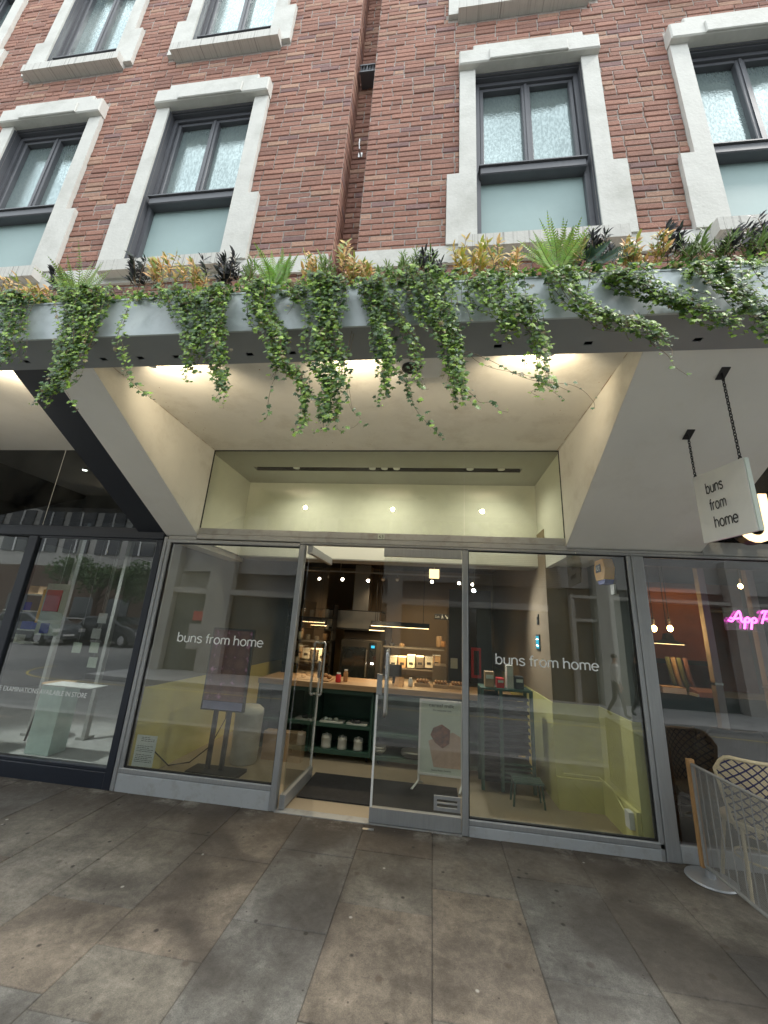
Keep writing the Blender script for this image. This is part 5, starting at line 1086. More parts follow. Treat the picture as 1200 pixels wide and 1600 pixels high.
# big backlit letters over the restaurant
t = thing('backlit_letters', 'large warm backlit letters on black over the restaurant', 'sign', (2.9, 3.55, 2.5)); part('carrier', 'black', t, (2.66, 4.6, 3.63, 3.64, 2.54, 2.60))
def ustroke(pts, w, y0, y1, m, nm):
    L_, R_ = [], []; n = len(pts)
    for i in range(n):
        a = pts[max(i-1, 0)]; c = pts[min(i+1, n-1)]; tx, tz = c[0]-a[0], c[1]-a[1]; q = math.hypot(tx, tz); L_.append((pts[i][0]-tz/q*w/2, pts[i][1]+tx/q*w/2)); R_.append((pts[i][0]+tz/q*w/2, pts[i][1]-tx/q*w/2))
    q = MB()
    for i in range(n-1):
        quad = [R_[i], R_[i+1], L_[i+1], L_[i]]; q.prism(quad, y0, y1)
    q.build(nm, m, t)
up = [(2.56, 2.86)]+[(2.66+.10*cos(radians(a)), 2.565+.10*sin(radians(a))) for a in range(180, 361, 20)]+[(2.76, 2.86)]
up2 = [(2.89, 2.50), (2.89, 2.86)]+[(2.97+.08*cos(radians(a)), 2.86+.06*sin(radians(a))) for a in range(180, -1, -30)]
ustroke(up, .062, 3.50, 3.512, 'letterglow', 'letter_face'); ustroke(up, .075, 3.513, 3.60, 'black', 'letter_body'); ustroke(up2, .062, 3.50, 3.512, 'letterglow', 'letter_face'); ustroke(up2, .075, 3.513, 3.60, 'black', 'letter_body')

# ================================================================== HANGING SIGN
hg = thing('hanging_sign', 'white square hanging sign lettered buns from home on two black chains under the bracket', 'hanging sign', (1.75, 2.5, 2.2))
TH = radians(2)
bd = MB(); X0, X1 = 1.745, 1.763; ya, yb, za, zb_ = 2.288, 2.728, 2.212, 2.655
bd.mesh([(X0, ya, za+.0), (X0, yb, za+.02), (X0, yb, zb_+.035), (X0, ya, zb_-.012), (X1, ya, za), (X1, yb, za+.02), (X1, yb, zb_+.035), (X1, ya, zb_-.012)], [(0, 3, 2, 1), (4, 5, 6, 7), (0, 1, 5, 4), (1, 2, 6, 5), (2, 3, 7, 6), (3, 0, 4, 7)])
board = bd.build('board', 'white', hg)
part('edge_frame', 'pale', hg, (X0+.004, X1+.008, ya-.006, ya-.001, za, zb_-.014))
for i, w in enumerate(('buns', 'from', 'home')):
    wd = (.155, .145, .20)[i]
    grotesk('lettering', w, 'ink', board, (X0-.001, yb-.105-.012*i, 2.535-.115*i), (0, -1, -.06), (0, 0, 1), wd, .072, .001, sw=.13)
def und_z(y): return 3.37-(y-2.06)*(.972/1.80)
for yy in (2.735-.02, 2.318):
    zt = und_z(yy); yc = yy
    ch = MB(); zl = (zb_+.033) if yy > 2.5 else (zb_-.008); n = 15 if yy > 2.5 else 26; L_ = (zt-.035-zl)/n
    for k in range(n):
        zc = zl+L_*(k+.5); a = k % 2; h = L_*.72; w = L_*.34; loop = []
        for j in range(12):
            t_ = 2*pi*j/12; u = w*cos(t_); v = h*sin(t_)
            loop.append((1.754+(u if a else 0), yc+(0 if a else u), zc+v))
        ch.tube(loop, .0028, 5, closed=True)
    ch.build('chain', 'black', hg, smooth=True)
    br_ = MB(); br_.prism_x([(yc-.035, und_z(yc-.035)-.001), (yc+.035, und_z(yc+.035)-.001), (yc+.035, und_z(yc+.035)-.007), (yc-.035, und_z(yc-.035)-.007)][::-1], 1.735, 1.785); br_.tube([(1.754, yc, zt-.005), (1.754, yc, zt-.04)], .006, 6); br_.build('ceiling_plate', 'black', hg)
    b2 = MB(); b2.tube([(1.754, yc-.015, zl-.012), (1.754, yc-.008, zl+.012), (1.754, yc+.008, zl+.012), (1.754, yc+.015, zl-.012)], .0045, 6); b2.build('shackle', 'black', hg)
# camera plate on the soffit
t = thing('security_camera', 'flat grey housing with a round black lens on the soffit behind the hanging ivy', 'camera', (-.17, 2.43, 3.40))
part('housing', 'render2', t, (-.36, .02, 2.28, 2.50, 3.375, 3.42)); part('small_plate', 'render2', t, (.025, .14, 2.28, 2.37, 3.40, 3.42))
b = MB(); b.lathe((-.20, 2.375, 3.355), [(.045, 0), (.06, .006), (.06, .02)], 22); b.build('lens', 'black', t); b = MB(); b.lathe((-.12, 2.37, 3.368), [(.012, 0), (.012, .006)], 12); b.lathe((.08, 2.31, 3.393), [(.012, 0), (.012, .007)], 12); b.build('indicator', 'ink', t)

# ================================================================== BARRIER AND CHAIR
bt = thing('cafe_barrier', 'grey mesh cafe barrier panel with a timber end post on a round base', 'barrier', (1.99, 3.66, 0))
b = MB(); b.lathe((1.995, 3.64, 0), [(.150, 0), (.155, .004), (.15, .014), (.03, .018), (.028, .06)], 36); b.build('base', 'alu', bt)
b = MB(); b.prism_z([(1.965, 3.665), (2.01, 3.665), (2.01, 3.70), (1.965, 3.70)], .055, .745); b.build('post', 'timber', bt)
def bp_(s, z): return (lerp(1.985, 2.03, s), lerp(3.66, 2.35, s), z)     # along the panel
b = MB()
for z in (.075, .715): b.tube([bp_(0, z), bp_(1, z)], .011, 8)
b.tube([bp_(0, .075), bp_(0, .715)], .010, 8); b.tube([bp_(1, .075), bp_(1, .715)], .010, 8)
b.build('frame', 'barmesh', bt)
b = MB()
for k in range(1, 17): b.tube([bp_(k/17, .08), bp_(k/17, .71)], .0042, 6)
b.build('bars', 'barmesh', bt)
b = MB(); nx, nz_ = 150, 74; wr_ = .0016
for i in range(nx):
    s = (i+.5)/nx; p = bp_(s, 0); b.mesh([(p[0]-wr_, p[1]-wr_, .08), (p[0]-wr_, p[1]+wr_, .08), (p[0]-wr_, p[1]+wr_, .71), (p[0]-wr_, p[1]-wr_, .71)], [(0, 1, 2, 3)])
for j in range(nz_):
    z = .08+.63*(j+.5)/nz_; p, q = bp_(0, z), bp_(1, z); b.mesh([(p[0]-.001, p[1], z-wr_), (q[0]-.001, q[1], z-wr_), (q[0]-.001, q[1], z+wr_), (p[0]-.001, p[1], z+wr_)], [(0, 1, 2, 3)])
b.build('woven_mesh', 'barmesh', bt)

def weave_mat():
    m, ns, L = newmat('diamond_cane_weave'); out = ns.new('ShaderNodeOutputMaterial'); bs = ns.new('ShaderNodeBsdfPrincipled'); bs.inputs['Roughness'].default_value = 0.55
    uv = ns.new('ShaderNodeUVMap'); sx = ns.new('ShaderNodeSeparateXYZ'); L.new(uv.outputs[0], sx.inputs[0])
    def line(a, c, f, wdt):
        ad = ns.new('ShaderNodeMath'); ad.operation = 'MULTIPLY_ADD'; ad.inputs[1].default_value = c; L.new(sx.outputs['Y'], ad.inputs[0]); L.new(sx.outputs['X'], ad.inputs[2])
        mu = ns.new('ShaderNodeMath'); mu.operation = 'MULTIPLY'; mu.inputs[1].default_value = f; L.new(ad.outputs[0], mu.inputs[0])
        fr = ns.new('ShaderNodeMath'); fr.operation = 'FRACT'; L.new(mu.outputs[0], fr.inputs[0])
        lt = ns.new('ShaderNodeMath'); lt.operation = 'LESS_THAN'; lt.inputs[1].default_value = wdt; L.new(fr.outputs[0], lt.inputs[0]); return lt.outputs[0]
    a = line(0, 1.0, 18, .22); c = line(0, -1.0, 18, .22)
    mx = ns.new('ShaderNodeMath'); mx.operation = 'MAXIMUM'; L.new(a, mx.inputs[0]); L.new(c, mx.inputs[1])
    ch = N(ns, 'ShaderNodeTexChecker', Scale=150.0); L.new(uv.outputs[0], ch.inputs['Vector']); ch.inputs['Color1'].default_value = (.66, .56, .37, 1); ch.inputs['Color2'].default_value = (.50, .41, .25, 1)
    cm = N(ns, 'ShaderNodeMix', data_type='RGBA'); L.new(mx.outputs[0], cm.inputs[0]); L.new(ch.outputs[0], cm.inputs[6]); cm.inputs[7].default_value = (.02, .02, .09, 1)
    bp = ns.new('ShaderNodeBump'); bp.inputs['Strength'].default_value = .6; bp.inputs['Distance'].default_value = .004; L.new(ch.outputs['Fac'], bp.inputs['Height']); L.new(bp.outputs[0], bs.inputs['Normal'])
    L.new(cm.outputs[2], bs.inputs['Base Color']); L.new(bs.outputs[0], out.inputs[0]); return m
MT['weave'] = weave_mat()
def bistro_chair(name, label, loc, rz, dark=False):
    t = thing(name, label, 'chair', loc, 'woven bistro chairs', rz)
    W_, H0, H1 = .235, .36, .84
    # curved back: a sheet bent round the sitter, wider at the top
    me = bpy.data.meshes.new('backrest'); vs, fs, uvs = [], [], []; nu, nv = 20, 12
    for j in range(nv+1):
        v = j/nv
        for i in range(nu+1):
            u = i/nu*2-1; taper = lerp(.62, 1.0, v**.7)
            x = W_*u*taper; cor = max(0, abs(u)-.72)/.28; z = lerp(H0, H1, v)-(cor**2)*.10*v; y = .0+.16*(u*u)*taper-.05*v
            for s in (0,): vs.append((x, y, z)); uvs.append((x*1.0+.5, z))
    for j in range(nv):
        for i in range(nu): a = j*(nu+1)+i; fs.append((a, a+1, a+nu+2, a+nu+1))
    n = len(vs); vs += [(x, y+.012, z) for x, y, z in vs]; uvs += uvs; fs += [tuple(reversed([a+n for a in f])) for f in fs]
    me.from_pydata(vs, [], fs); uvl = me.uv_layers.new(name='UVMap')
    for l in me.loops: uvl.data[l.index].uv = uvs[l.vertex_index]
    me.materials.append(MT['black' if dark else 'weave']); o = bpy.data.objects.new('backrest', me); C.objects.link(o); o.parent = t
    rim = [vs[j*(nu+1)] for j in range(nv+1)]+[vs[nv*(nu+1)+i] for i in range(1, nu+1)]+[vs[j*(nu+1)+nu] for j in range(nv-1, -1, -1)]
    b = MB(); b.tube([(x, y+.006, z) for x, y, z in rim], .013, 8); b.build('back_rim', 'black' if dark else 'cane', t, smooth=True, local=True)
    q = MB(); q.lathe((0, .20, .40), [(.19, 0), (.205, .01), (.205, .03), (.19, .04)], 28); so_ = q.build('seat', 'black' if dark else 'cane', t, local=True)
    for sx in (-1, 1):
        for yy in (.06, .34):
            q = MB(); q.tube([(sx*.14, lerp(.2, yy, .8), .40), (sx*.18, yy+(.04 if yy > .2 else -.04), 0)], .012, 8); q.build('leg', 'black' if dark else 'cane', t, local=True)
    q = MB(); q.tube([(.15*cos(k*pi/8), .2+.15*sin(k*pi/8), .2) for k in range(16)], .007, 6, closed=True); q.build('ring_stretcher', 'black' if dark else 'cane', t, local=True)
    return t
bistro_chair('bistro_chair', 'cream and navy diamond woven bistro chair behind the mesh barrier', (2.27, 3.36, 0), radians(-8))
bistro_chair('bistro_chair', 'dark woven chair inside the restaurant window, left one', (2.30, 4.35, 0), radians(10), True)
bistro_chair('bistro_chair', 'dark woven chair inside the restaurant window, right one', (2.85, 4.42, 0), radians(-10), True)
t = thing('bistro_table', 'small dark round table inside the restaurant window', 'table', (2.45, 4.95, 0)); b = MB(); b.lathe((2.45, 4.95, .68), [(.30, 0), (.31, .01), (.31, .025)], 30); b.build('table_top', 'ink', t); b = MB(); b.tube([(2.45, 4.95, 0), (2.45, 4.95, .68)], .03, 12); b.build('pedestal', 'ink', t); b = MB(); b.lathe((2.45, 4.95, 0), [(.2, 0), (.2, .012)], 24); b.build('foot', 'ink', t)

# ================================================================== PLANTS
def greens(rr, bright=.25):
    "mature ivy is deep green, young shoots yellow-green"
    w = rr.random(); t = rr.uniform(.7, 1.35)
    if w < bright: c = (.30, .46, .075)
    elif w < bright+.30: c = (.14, .25, .050)
    elif w < .97: c = (.058, .122, .040)
    else: c = (.24, .20, .09)
    return tuple(v*t for v in c)
LEAF = [(0, 0), (-.36, -.10), (-.56, .14), (-.36, .34), (-.60, .66), (-.24, .62), (0, 1.05), (.24, .62), (.60, .66), (.36, .34), (.56, .14), (.36, -.10)]
def ivy_leaf(b, p, size, d, nrm, col, fold=.25):
    d = d.normalized(); s = d.cross(nrm); s = s.normalized() if s.length > 1e-5 else Vector((1, 0, 0)); n = s.cross(d).normalized()
    V = []
    for (x, y) in LEAF: V.append(p+(s*x+d*y-n*abs(x)*fold-n*(y*y*.12))*size)
    b.poly([V[0], V[1], V[2], V[3], V[4], V[5], V[6]], col); b.poly([V[6], V[7], V[8], V[9], V[10], V[11], V[0]], col)
def smooth_path(pts, n=6):
    out = []
    P = [Vector(p) for p in pts]
    for i in range(len(P)-1):
        p0 = P[max(i-1, 0)]; p1 = P[i]; p2 = P[i+1]; p3 = P[min(i+2, len(P)-1)]
        for k in range(n):
            t_ = k/n; out.append(.5*((2*p1)+(p2-p0)*t_+(2*p0-5*p1+4*p2-p3)*t_*t_+(3*p1-3*p2-p0+p3)*t_**3))
    out.append(P[-1]); return out
YP = 1.715
def trail(label, px, dens=1.0, bright=.25, seed=0, strands=None, lsize=.0255):
    "hanging ivy: px = list of (x, y, width) seen on the face of the trough"
    rr = random.Random(seed*31+5); W_ = []
    for x, y, w in px:
        p = at(x, y, YP); w_m = w/ FPX*(p-CAM).dot(CF); W_.append((p, w_m/2))
    root = Vector((W_[0][0].x, 1.86, ZT1+.02))
    t = thing('hanging_ivy', label, 'ivy', tuple(root), 'ivy trails hanging over the trough')
    lv, sm = MB(), MB()
    path = smooth_path([w[0] for w in W_], 8); rad = []
    m = len(W_)-1
    for i in range(len(path)):
        s = i/(len(path)-1)*m; k = min(int(s), m-1); rad.append(lerp(W_[k][1], W_[k+1][1], s-k))
    L_ = sum((path[i+1]-path[i]).length for i in range(len(path)-1))
    area = sum((path[i+1]-path[i]).length*(rad[i]+rad[i+1]) for i in range(len(path)-1))
    ns_ = max(3, int(7+area*110)) if strands is None else strands
    # stems
    for k in range(ns_):
        end = int(len(path)*min(1, rr.uniform(.45, 1.12))) if k else len(path)
        offx = rr.gauss(0, .55); offy = rr.uniform(-.05, .02); pts = [root+Vector((offx*rad[0]*.6, rr.uniform(-.05, .1), -.02))]
        ph = rr.uniform(0, 6)
        for i in range(0, max(end, 3), 3):
            i2 = min(i, len(path)-1); q = path[i2]+Vector((offx*rad[i2]*.85+sin(ph+i*.35)*.02, offy-.014*sin(ph*2+i*.3), 0)); pts.append(q)
        if k % 3 == 0: pts.append(pts[-1]+Vector((rr.uniform(-.04, .04), rr.uniform(-.02, .02), -rr.uniform(.02, .07)))); pts.append(pts[-1]+Vector((rr.uniform(-.05, .05), 0, -rr.uniform(.0, .05))))
        sp = smooth_path(pts, 3)
        sm.tube(sp, [lerp(.0016, .0008, j/len(sp)) for j in range(len(sp))], 4)
        # leaves along this stem
        step = .0125/dens; acc = 0
        for j in range(1, len(sp)):
            acc += (sp[j]-sp[j-1]).length
            while acc > step:
                acc -= step*rr.uniform(.7, 1.3)
                side = rr.choice((-1, 1)); sz = lsize*rr.uniform(.38, 1.3)*(1-.25*j/len(sp))
                d = Vector((side*rr.uniform(.2, 1), rr.uniform(-.5, .15), rr.uniform(-1.1, .1))); n_ = Vector((rr.uniform(-.5, .5), -1, rr.uniform(.1, 1.0)))
                p = sp[j]+Vector((side*.010*rr.random(), -rr.uniform(0, .02), rr.uniform(-.01, .01)))
                ivy_leaf(lv, p, sz, d, n_, greens(rr, bright), rr.uniform(.1, .4))
    # bulk of the clump
    nb_ = int(area*2000*dens)
    for k in range(nb_):
        i = rr.randrange(len(path)); r_ = rad[i]; u = rr.gauss(0, .48); 
        if abs(u) > 1.25: continue
        depth = (1-min(1, u*u))*.045+.012
        dens_z = i/len(path)
        if rr.random() < dens_z*.45: continue
        if abs(u) > .35 and noise.noise(Vector((path[i].x*16+u*3, path[i].z*16, seed*3.3))) < .0: continue
        p = path[i]+Vector((u*r_, -rr.uniform(-.25, 1)*depth, rr.uniform(-.02, .02)))
        d = Vector((u*.8+rr.uniform(-.6, .6), rr.uniform(-.6, .0), -rr.uniform(.1, 1.1))); n_ = Vector((rr.uniform(-.5, .5), -1, rr.uniform(.1, 1.1)))
        ivy_leaf(lv, p, lsize*rr.uniform(.6, 1.25), d, n_, greens(rr, bright+.1*(noise.noise(Vector((p.x*7, p.z*7, 3))))), rr.uniform(.1, .4))
    lv.build('leaves', 'leaf', t); sm.build('stems', 'bark', t)
    return t
TR = [
 ('dense ivy mound spilling over the trough at the far left edge', [(8, 462, 95), (12, 510, 70), (18, 560, 22)], 1.0, .2),
 ('big ivy trail drooping across the black bracket', [(128, 455, 120), (125, 505, 90), (112, 555, 66), (92, 596, 50), (70, 622, 22)], .95, .32),
 ('short wispy end of stems below the big left trail', [(108, 570, 14), (112, 605, 12), (116, 640, 5)], .6, .2),
 ('single thin ivy strand hanging over the left cheek of the soffit', [(214, 462, 22), (200, 510, 9), (199, 545, 12), (208, 580, 24), (222, 606, 10), (234, 618, 4)], .75, .4),
 ('ivy tuft between the single thin strand and the narrow tassel', [(298, 465, 62), (304, 515, 48), (302, 550, 34), (296, 575, 12)], .9, .3),
 ('narrow ivy tassel ending at the soffit edge', [(345, 455, 44), (345, 510, 34), (347, 560, 30), (350, 590, 20), (354, 615, 6)], 1.0, .28),
 ('ivy trail under the upright fern, bending right at its foot', [(405, 445, 62), (412, 490, 50), (430, 530, 44), (440, 565, 30), (462, 585, 20), (478, 625, 16), (474, 660, 5)], .85, .36),
 ('bare stem with few leaves left of the longest tassel', [(432, 560, 12), (424, 600, 7), (423, 648, 4)], .35, .2),
 ('longest and thickest ivy tassel hanging in the middle', [(508, 440, 62), (510, 490, 50), (506, 540, 60), (516, 590, 54), (514, 630, 46), (512, 658, 16)], 1.1, .26),
 ('thin shoot trailing right from the longest tassel', [(536, 600, 8), (548, 632, 5), (572, 662, 3)], .3, .1),
 ('thick ivy tassel ending beside the soffit camera', [(585, 445, 62), (592, 490, 50), (600, 540, 44), (606, 575, 22), (604, 612, 8)], 1.0, .28),
 ('long sparse strand sloping right below the soffit camera', [(612, 560, 18), (632, 600, 22), (652, 632, 20), (676, 668, 8)], .55, .15),
 ('wide ivy mass right of the soffit camera', [(660, 430, 110), (672, 465, 110), (690, 500, 80), (706, 540, 34), (712, 590, 30), (716, 618, 24)], .95, .34),
 ('thin strand right of the camera ending in a hooked tip', [(716, 590, 14), (730, 618, 8), (752, 636, 4), (772, 632, 3)], .4, .3),
 ('two thin strands crossing the trough left of the wide ivy mass', [(608, 470, 22), (630, 510, 26), (646, 545, 18), (656, 600, 5)], .5, .3),
 ('bushy ivy mass left of the large light fern', [(770, 440, 130), (782, 475, 110), (800, 500, 60), (786, 522, 30)], .9, .42),
 ('ivy strand dropping to a leafy tip under the bushy mass', [(822, 480, 34), (838, 520, 28), (848, 560, 22), (850, 595, 26), (842, 612, 8)], .75, .38),
 ('very long nearly bare stem sweeping right across the soffit', [(716, 545, 8), (768, 575, 5), (830, 596, 4), (880, 605, 4), (924, 628, 2)], .22, .15),
 ('ivy arm sloping right beneath the large light fern', [(885, 430, 70), (898, 470, 50), (930, 495, 44), (972, 508, 54), (1012, 520, 44), (1034, 540, 16)], .85, .42),
 ('bare forked twig below the ivy arm at the right', [(1010, 528, 8), (1030, 548, 4), (1042, 570, 2)], .3, .1),
 ('broad ivy bank sloping right along the trough', [(968, 430, 110), (1010, 452, 80), (1060, 475, 70), (1104, 490, 60), (1140, 510, 34)], .95, .30),
 ('deep ivy bank at the right edge above the hanging sign', [(1120, 420, 150), (1150, 455, 120), (1190, 490, 90), (1215, 525, 50)], 1.0, .30),
 ('small ivy tuft between the two left tassels', [(258, 455, 70), (262, 472, 50), (268, 488, 20)], .9, .35),
 ('small ivy tuft left of the longest tassel', [(456, 452, 40), (462, 466, 26), (470, 480, 12)], .8, .3),
]
for i, (lab, px, dn, brt) in enumerate(TR): trail(lab, px, dn, brt, seed=i+1, strands=(2 if max(w for _, _, w in px) < 26 else None))
# further trails beyond the frame at either side
for i, x in enumerate((-4.3, -5.2, 3.6, 4.6)):
    p = Vector((x, YP, ZT1)); d = (p-CAM); px = 600+FPX*d.dot(CR)/d.dot(CF); py = 800-FPX*d.dot(CU)/d.dot(CF)
    trail(['ivy trail beyond the left edge', 'second ivy trail beyond the left edge', 'ivy trail beyond the right edge', 'second ivy trail beyond the right edge'][i]+' of the view', [(px, py, 70), (px, py+60, 60), (px, py+120, 20)], .8, .3, seed=70+i)
# low ivy cover knitted along the top of the trough
rr = random.Random(77); lv = MB()
for k in range(14000):
    x = rr.uniform(-6.6, 5.2); h = .5+.5*noise.noise(Vector((x*2.3, 1.7, 0)))+.25*noise.noise(Vector((x*7, 4, 0)))
    y = rr.uniform(1.74, 2.05); z = ZT1+.0+rr.random()*.13*(.5+h)
    if y < 1.80: z = ZT1+.05-rr.random()*.10*max(0, h)
    ivy_leaf(lv, Vector((x, y, z)), .030*rr.uniform(.5, 1.2), Vector((rr.uniform(-1, 1), rr.uniform(-1, .2), rr.uniform(-.6, .7))), Vector((rr.uniform(-.6, .6), -.7, 1)), greens(rr, .28), .25)
o = lv.build('ivy_ground_cover', 'leaf'); tag(o, 'low green ivy knitted along the top edge of the grey trough', 'ivy', kind='stuff')
# ferns
def fern(label, px, py0, py1, spread, n, seed, Y=1.88, lean=0.0, col=(.22, .40, .06)):
    rr = random.Random(seed); a = at(px, py0, Y); c = at(px, py1, Y); H = c.z-a.z
    t = thing('fern', label, 'fern', (a.x, Y, ZT1), 'ferns in the trough')
    for k in range(n):
        b = MB(); u = (k+.5)/n*2-1+rr.uniform(-.1, .1); hh = H*rr.uniform(.55, 1.08)*(1-.25*abs(u)); dx = u*spread+lean
        dy = rr.uniform(-.10, .06); base = Vector((a.x+u*.04, Y+rr.uniform(-.03, .03), a.z-.02)); P = []
        for i in range(15):
            s = i/14; P.append(base+Vector((dx*(s**1.3)+.012*sin(k*2.1+s*3), dy*(s**1.6)-.03*s*s, hh*(s-.22*s*s*abs(u)*1.2))))
        b.tube(P, [.0024*(1-.7*i/14) for i in range(15)], 4, col=(.16, .20, .05))
        tt = rr.uniform(.7, 1.25); cc = tuple(v*tt for v in col)
        M_ = 30
        M_ = 22
        for i in range(1, M_):
            s = i/M_; q = s*14; i0 = min(int(q), 13); p = P[i0].lerp(P[i0+1], q-i0); d = (P[i0+1]-P[i0]).normalized()
            ln = .034*sin(pi*min(1, (s*1.05)**.7))*rr.uniform(.85, 1.1)+.004; side = d.cross(Vector((0, 1, .0))).normalized()
            for sg in (-1, 1):
                e = (side*sg+d*.45+Vector((0, -.15, -.1))).normalized()*ln; w = d*.0040
                b.poly([p-w, p+e*.55-w*1.0, p+e, p+e*.5+w*1.1, p+w], tuple(v*rr.uniform(.85, 1.15) for v in cc))
        b.build('frond', 'leaf', t)
fern('bushy yellow green fern above the big left ivy trail', 118, 470, 395, .26, 22, 1, lean=-.02, col=(.30, .44, .10))
fern('upright bright fern left of the slot in the brickwork', 432, 445, 384, .11, 12, 2, col=(.26, .46, .07))
fern('largest light green fern, below the right window', 872, 420, 340, .20, 24, 3, col=(.32, .50, .09))
fern('small dark blue green fern leaning right of the largest fern', 925, 405, 385, .14, 6, 4, lean=.12, col=(.06, .13, .08))
# leafy sprigs: orange heavenly bamboo and near black foliage, grassy tufts
def sprig(name, label, cat, px, py0, py1, wpx, n, seed, cols, Y=1.93, lw=.20, ls=.05, group=None, up=.7):
    rr = random.Random(seed); a = at(px, py0, Y); c = at(px+wpx, py1, Y); H = c.z-a.z; Wd = abs(c.x-a.x)
    t = thing(name, label, cat, (a.x, Y, ZT1), group); lv, sm = MB(), MB()
    for k in range(n):
        bx = a.x+rr.uniform(-.5, .5)*Wd; y = Y+rr.uniform(-.06, .06); tip = Vector((bx+rr.uniform(-.04, .04), y+rr.uniform(-.05, .03), a.z+H*rr.uniform(.55, 1.0))); b0 = Vector((bx, y, a.z-.05)); mid = b0.lerp(tip, .5)+Vector((rr.uniform(-.015, .015), 0, 0))
        P = smooth_path([b0, mid, tip], 4); sm.tube(P, .0018, 4)
        for i in range(2, len(P)):
            for q in range(3):
                an = rr.uniform(0, 2*pi); d = Vector((cos(an), sin(an)*.8-.2, rr.uniform(up-.5, up+.4))).normalized(); L_ = ls*rr.uniform(.6, 1.15); s = d.cross(Vector((0, -1, .4))).normalized()*L_*lw; p = P[i]; cc = cols[rr.randrange(len(cols))]; f = rr.uniform(.8, 1.2); cc = tuple(v*f for v in cc); dn = Vector((0, 0, -L_*.12))
                lv.poly([p, p+d*L_*.35+s, p+d*L_*.7+s*.7, p+d*L_+dn], cc); lv.poly([p+d*L_+dn, p+d*L_*.7-s*.7, p+d*L_*.35-s, p], cc)
    lv.build('leaves', 'leaf', t); sm.build('stems', 'bark', t)
ORA = [(.78, .46, .20), (.82, .58, .28), (.66, .48, .16), (.40, .42, .09), (.24, .34, .07)]; DRK = [(.018, .018, .022), (.03, .028, .03), (.022, .035, .022)]; GRS = [(.14, .24, .05), (.20, .30, .06)]; YEL = [(.55, .48, .08), (.42, .46, .07), (.62, .42, .09)]
for i, a_ in enumerate(((40, 470, 445, 70, 16, 'orange leaved shrub at the far left edge of the trough'), (262, 440, 412, 44, 12, 'orange leaved shrub behind the small ivy tuft'), (300, 440, 422, 30, 8, 'paler orange sprigs right of the left orange shrub'), (480, 438, 416, 30, 10, 'pale orange leaved shrub right of the upright fern'), (541, 425, 392, 16, 5, 'tallest orange sprig, in front of the brick slot'), (560, 432, 412, 44, 14, 'orange leaved shrub right of the brick slot'), (735, 425, 388, 40, 16, 'yellow orange shrub below the left jamb of the right window'), (790, 425, 392, 44, 12, 'orange shrub left of the largest fern'), (1000, 405, 382, 56, 18, 'orange leaved shrub below the stone band at the right'), (895, 418, 395, 26, 6, 'orange sprigs within the largest fern'))):
    sprig('orange_shrub', a_[5], 'shrub', a_[0], a_[1], a_[2], a_[3], a_[4], 200+i, YEL if i == 6 else ORA, ls=.055, lw=.17, group='orange shrubs in the trough')
for i, a_ in enumerate(((215, 440, 412, 36, 9, 'near black leaved plant right of the bushy left fern'), (352, 438, 412, 50, 14, 'near black leaved plant above the narrow tassel'), (672, 422, 405, 34, 6, 'near black leaved plant above the wide ivy mass'), (938, 405, 376, 50, 12, 'near black leaved plant right of the largest fern'), (1052, 392, 366, 32, 9, 'near black leaved plant right of the orange shrub on the right'), (1185, 385, 352, 44, 12, 'near black leaved plant at the right edge'), (1140, 392, 370, 34, 6, 'near black leaved plant left of the right edge one'), (100, 455, 432, 40, 8, 'near black leaved plant at the foot of the bushy left fern'))):
    sprig('dark_shrub', a_[5], 'shrub', a_[0], a_[1], a_[2], a_[3], a_[4], 300+i, DRK, ls=.062, lw=.15, group='dark leaved plants in the trough')
for i, a_ in enumerate(((510, 445, 408, 36, 12, 'grassy tuft above the longest tassel'), (615, 435, 418, 60, 12, 'grassy tuft above the two thin strands'), (390, 440, 415, 24, 6, 'grassy tuft left of the upright fern'), (1090, 400, 378, 80, 16, 'grassy tuft in front of the right sill'), (655, 425, 402, 40, 12, 'bright green shoots at the top of the wide ivy mass'), (1160, 400, 372, 60, 12, 'grassy tuft at the right edge of the trough'))):
    sprig('grass_tuft', a_[5], 'plant', a_[0], a_[1], a_[2], a_[3], a_[4], 400+i, GRS, ls=.06, lw=.09, up=1.0, group='grassy tufts in the trough')

# ================================================================== ACROSS THE STREET (seen mirrored in the glass)
YO = -3.6
ob = thing('facing_building', 'grey concrete building with green panels and pale pilasters across the street, mirrored in the glass', 'building', (3, YO, 0))
part('wall', 'concrete', ob, (-8.2, 16, YO-6, YO-.25, 2.9, 6.2), (-8.2, 16, YO-6, YO-.6, 0, 2.9))
for x0, x1 in ((-8.2, -7.9), (-6.79, -6.05), (-1.3, -.9), (4.33, 4.75), (7.6, 8.0), (11, 11.4)): part('pilaster', 'concrete2', ob, (x0, x1, YO-.25, YO+.02, 0, 3.7))
part('lintel_band', 'concrete2', ob, (-8.2, 3.1, YO-.22, YO, 2.2, 2.36), (3.70, 16, YO-.22, YO, 2.6, 2.68))
for x0, x1 in ((-7.89, -6.8), (-6.04, -3.9), (-3.6, -1.31), (-.89, 1.0), (1.2, 3.15)): part('shutter_panel', 'greendoor', ob, (x0, x1, YO-.35, YO-.2, 0, 2.19))
part('louvre', 'steel', ob, *[(1.2, 3.5, YO-.2, YO-.08, 2.85+.05*k, 2.875+.05*k) for k in range(18)])
part('door_frame', 'concrete2', ob, (3.68, 3.78, YO-.2, YO-.02, 0, 2.6)); part('door_head', 'concrete2', ob, (3.785, 4.31, YO-.2, YO-.04, 1.98, 2.06)); dp = part('door', 'greendoor', ob, (3.785, 4.31, YO-.3, YO-.22, 0, 1.97)); part('handle', 'chrome', dp, (4.24, 4.26, YO-.215, YO-.19, .8, 1.1))
part('dark_panel', 'greendoor', ob, (3.16, 3.66, YO-.3, YO-.2, 0, 2.85), (4.76, 7.59, YO-.5, YO-.3, 0, 2.59))
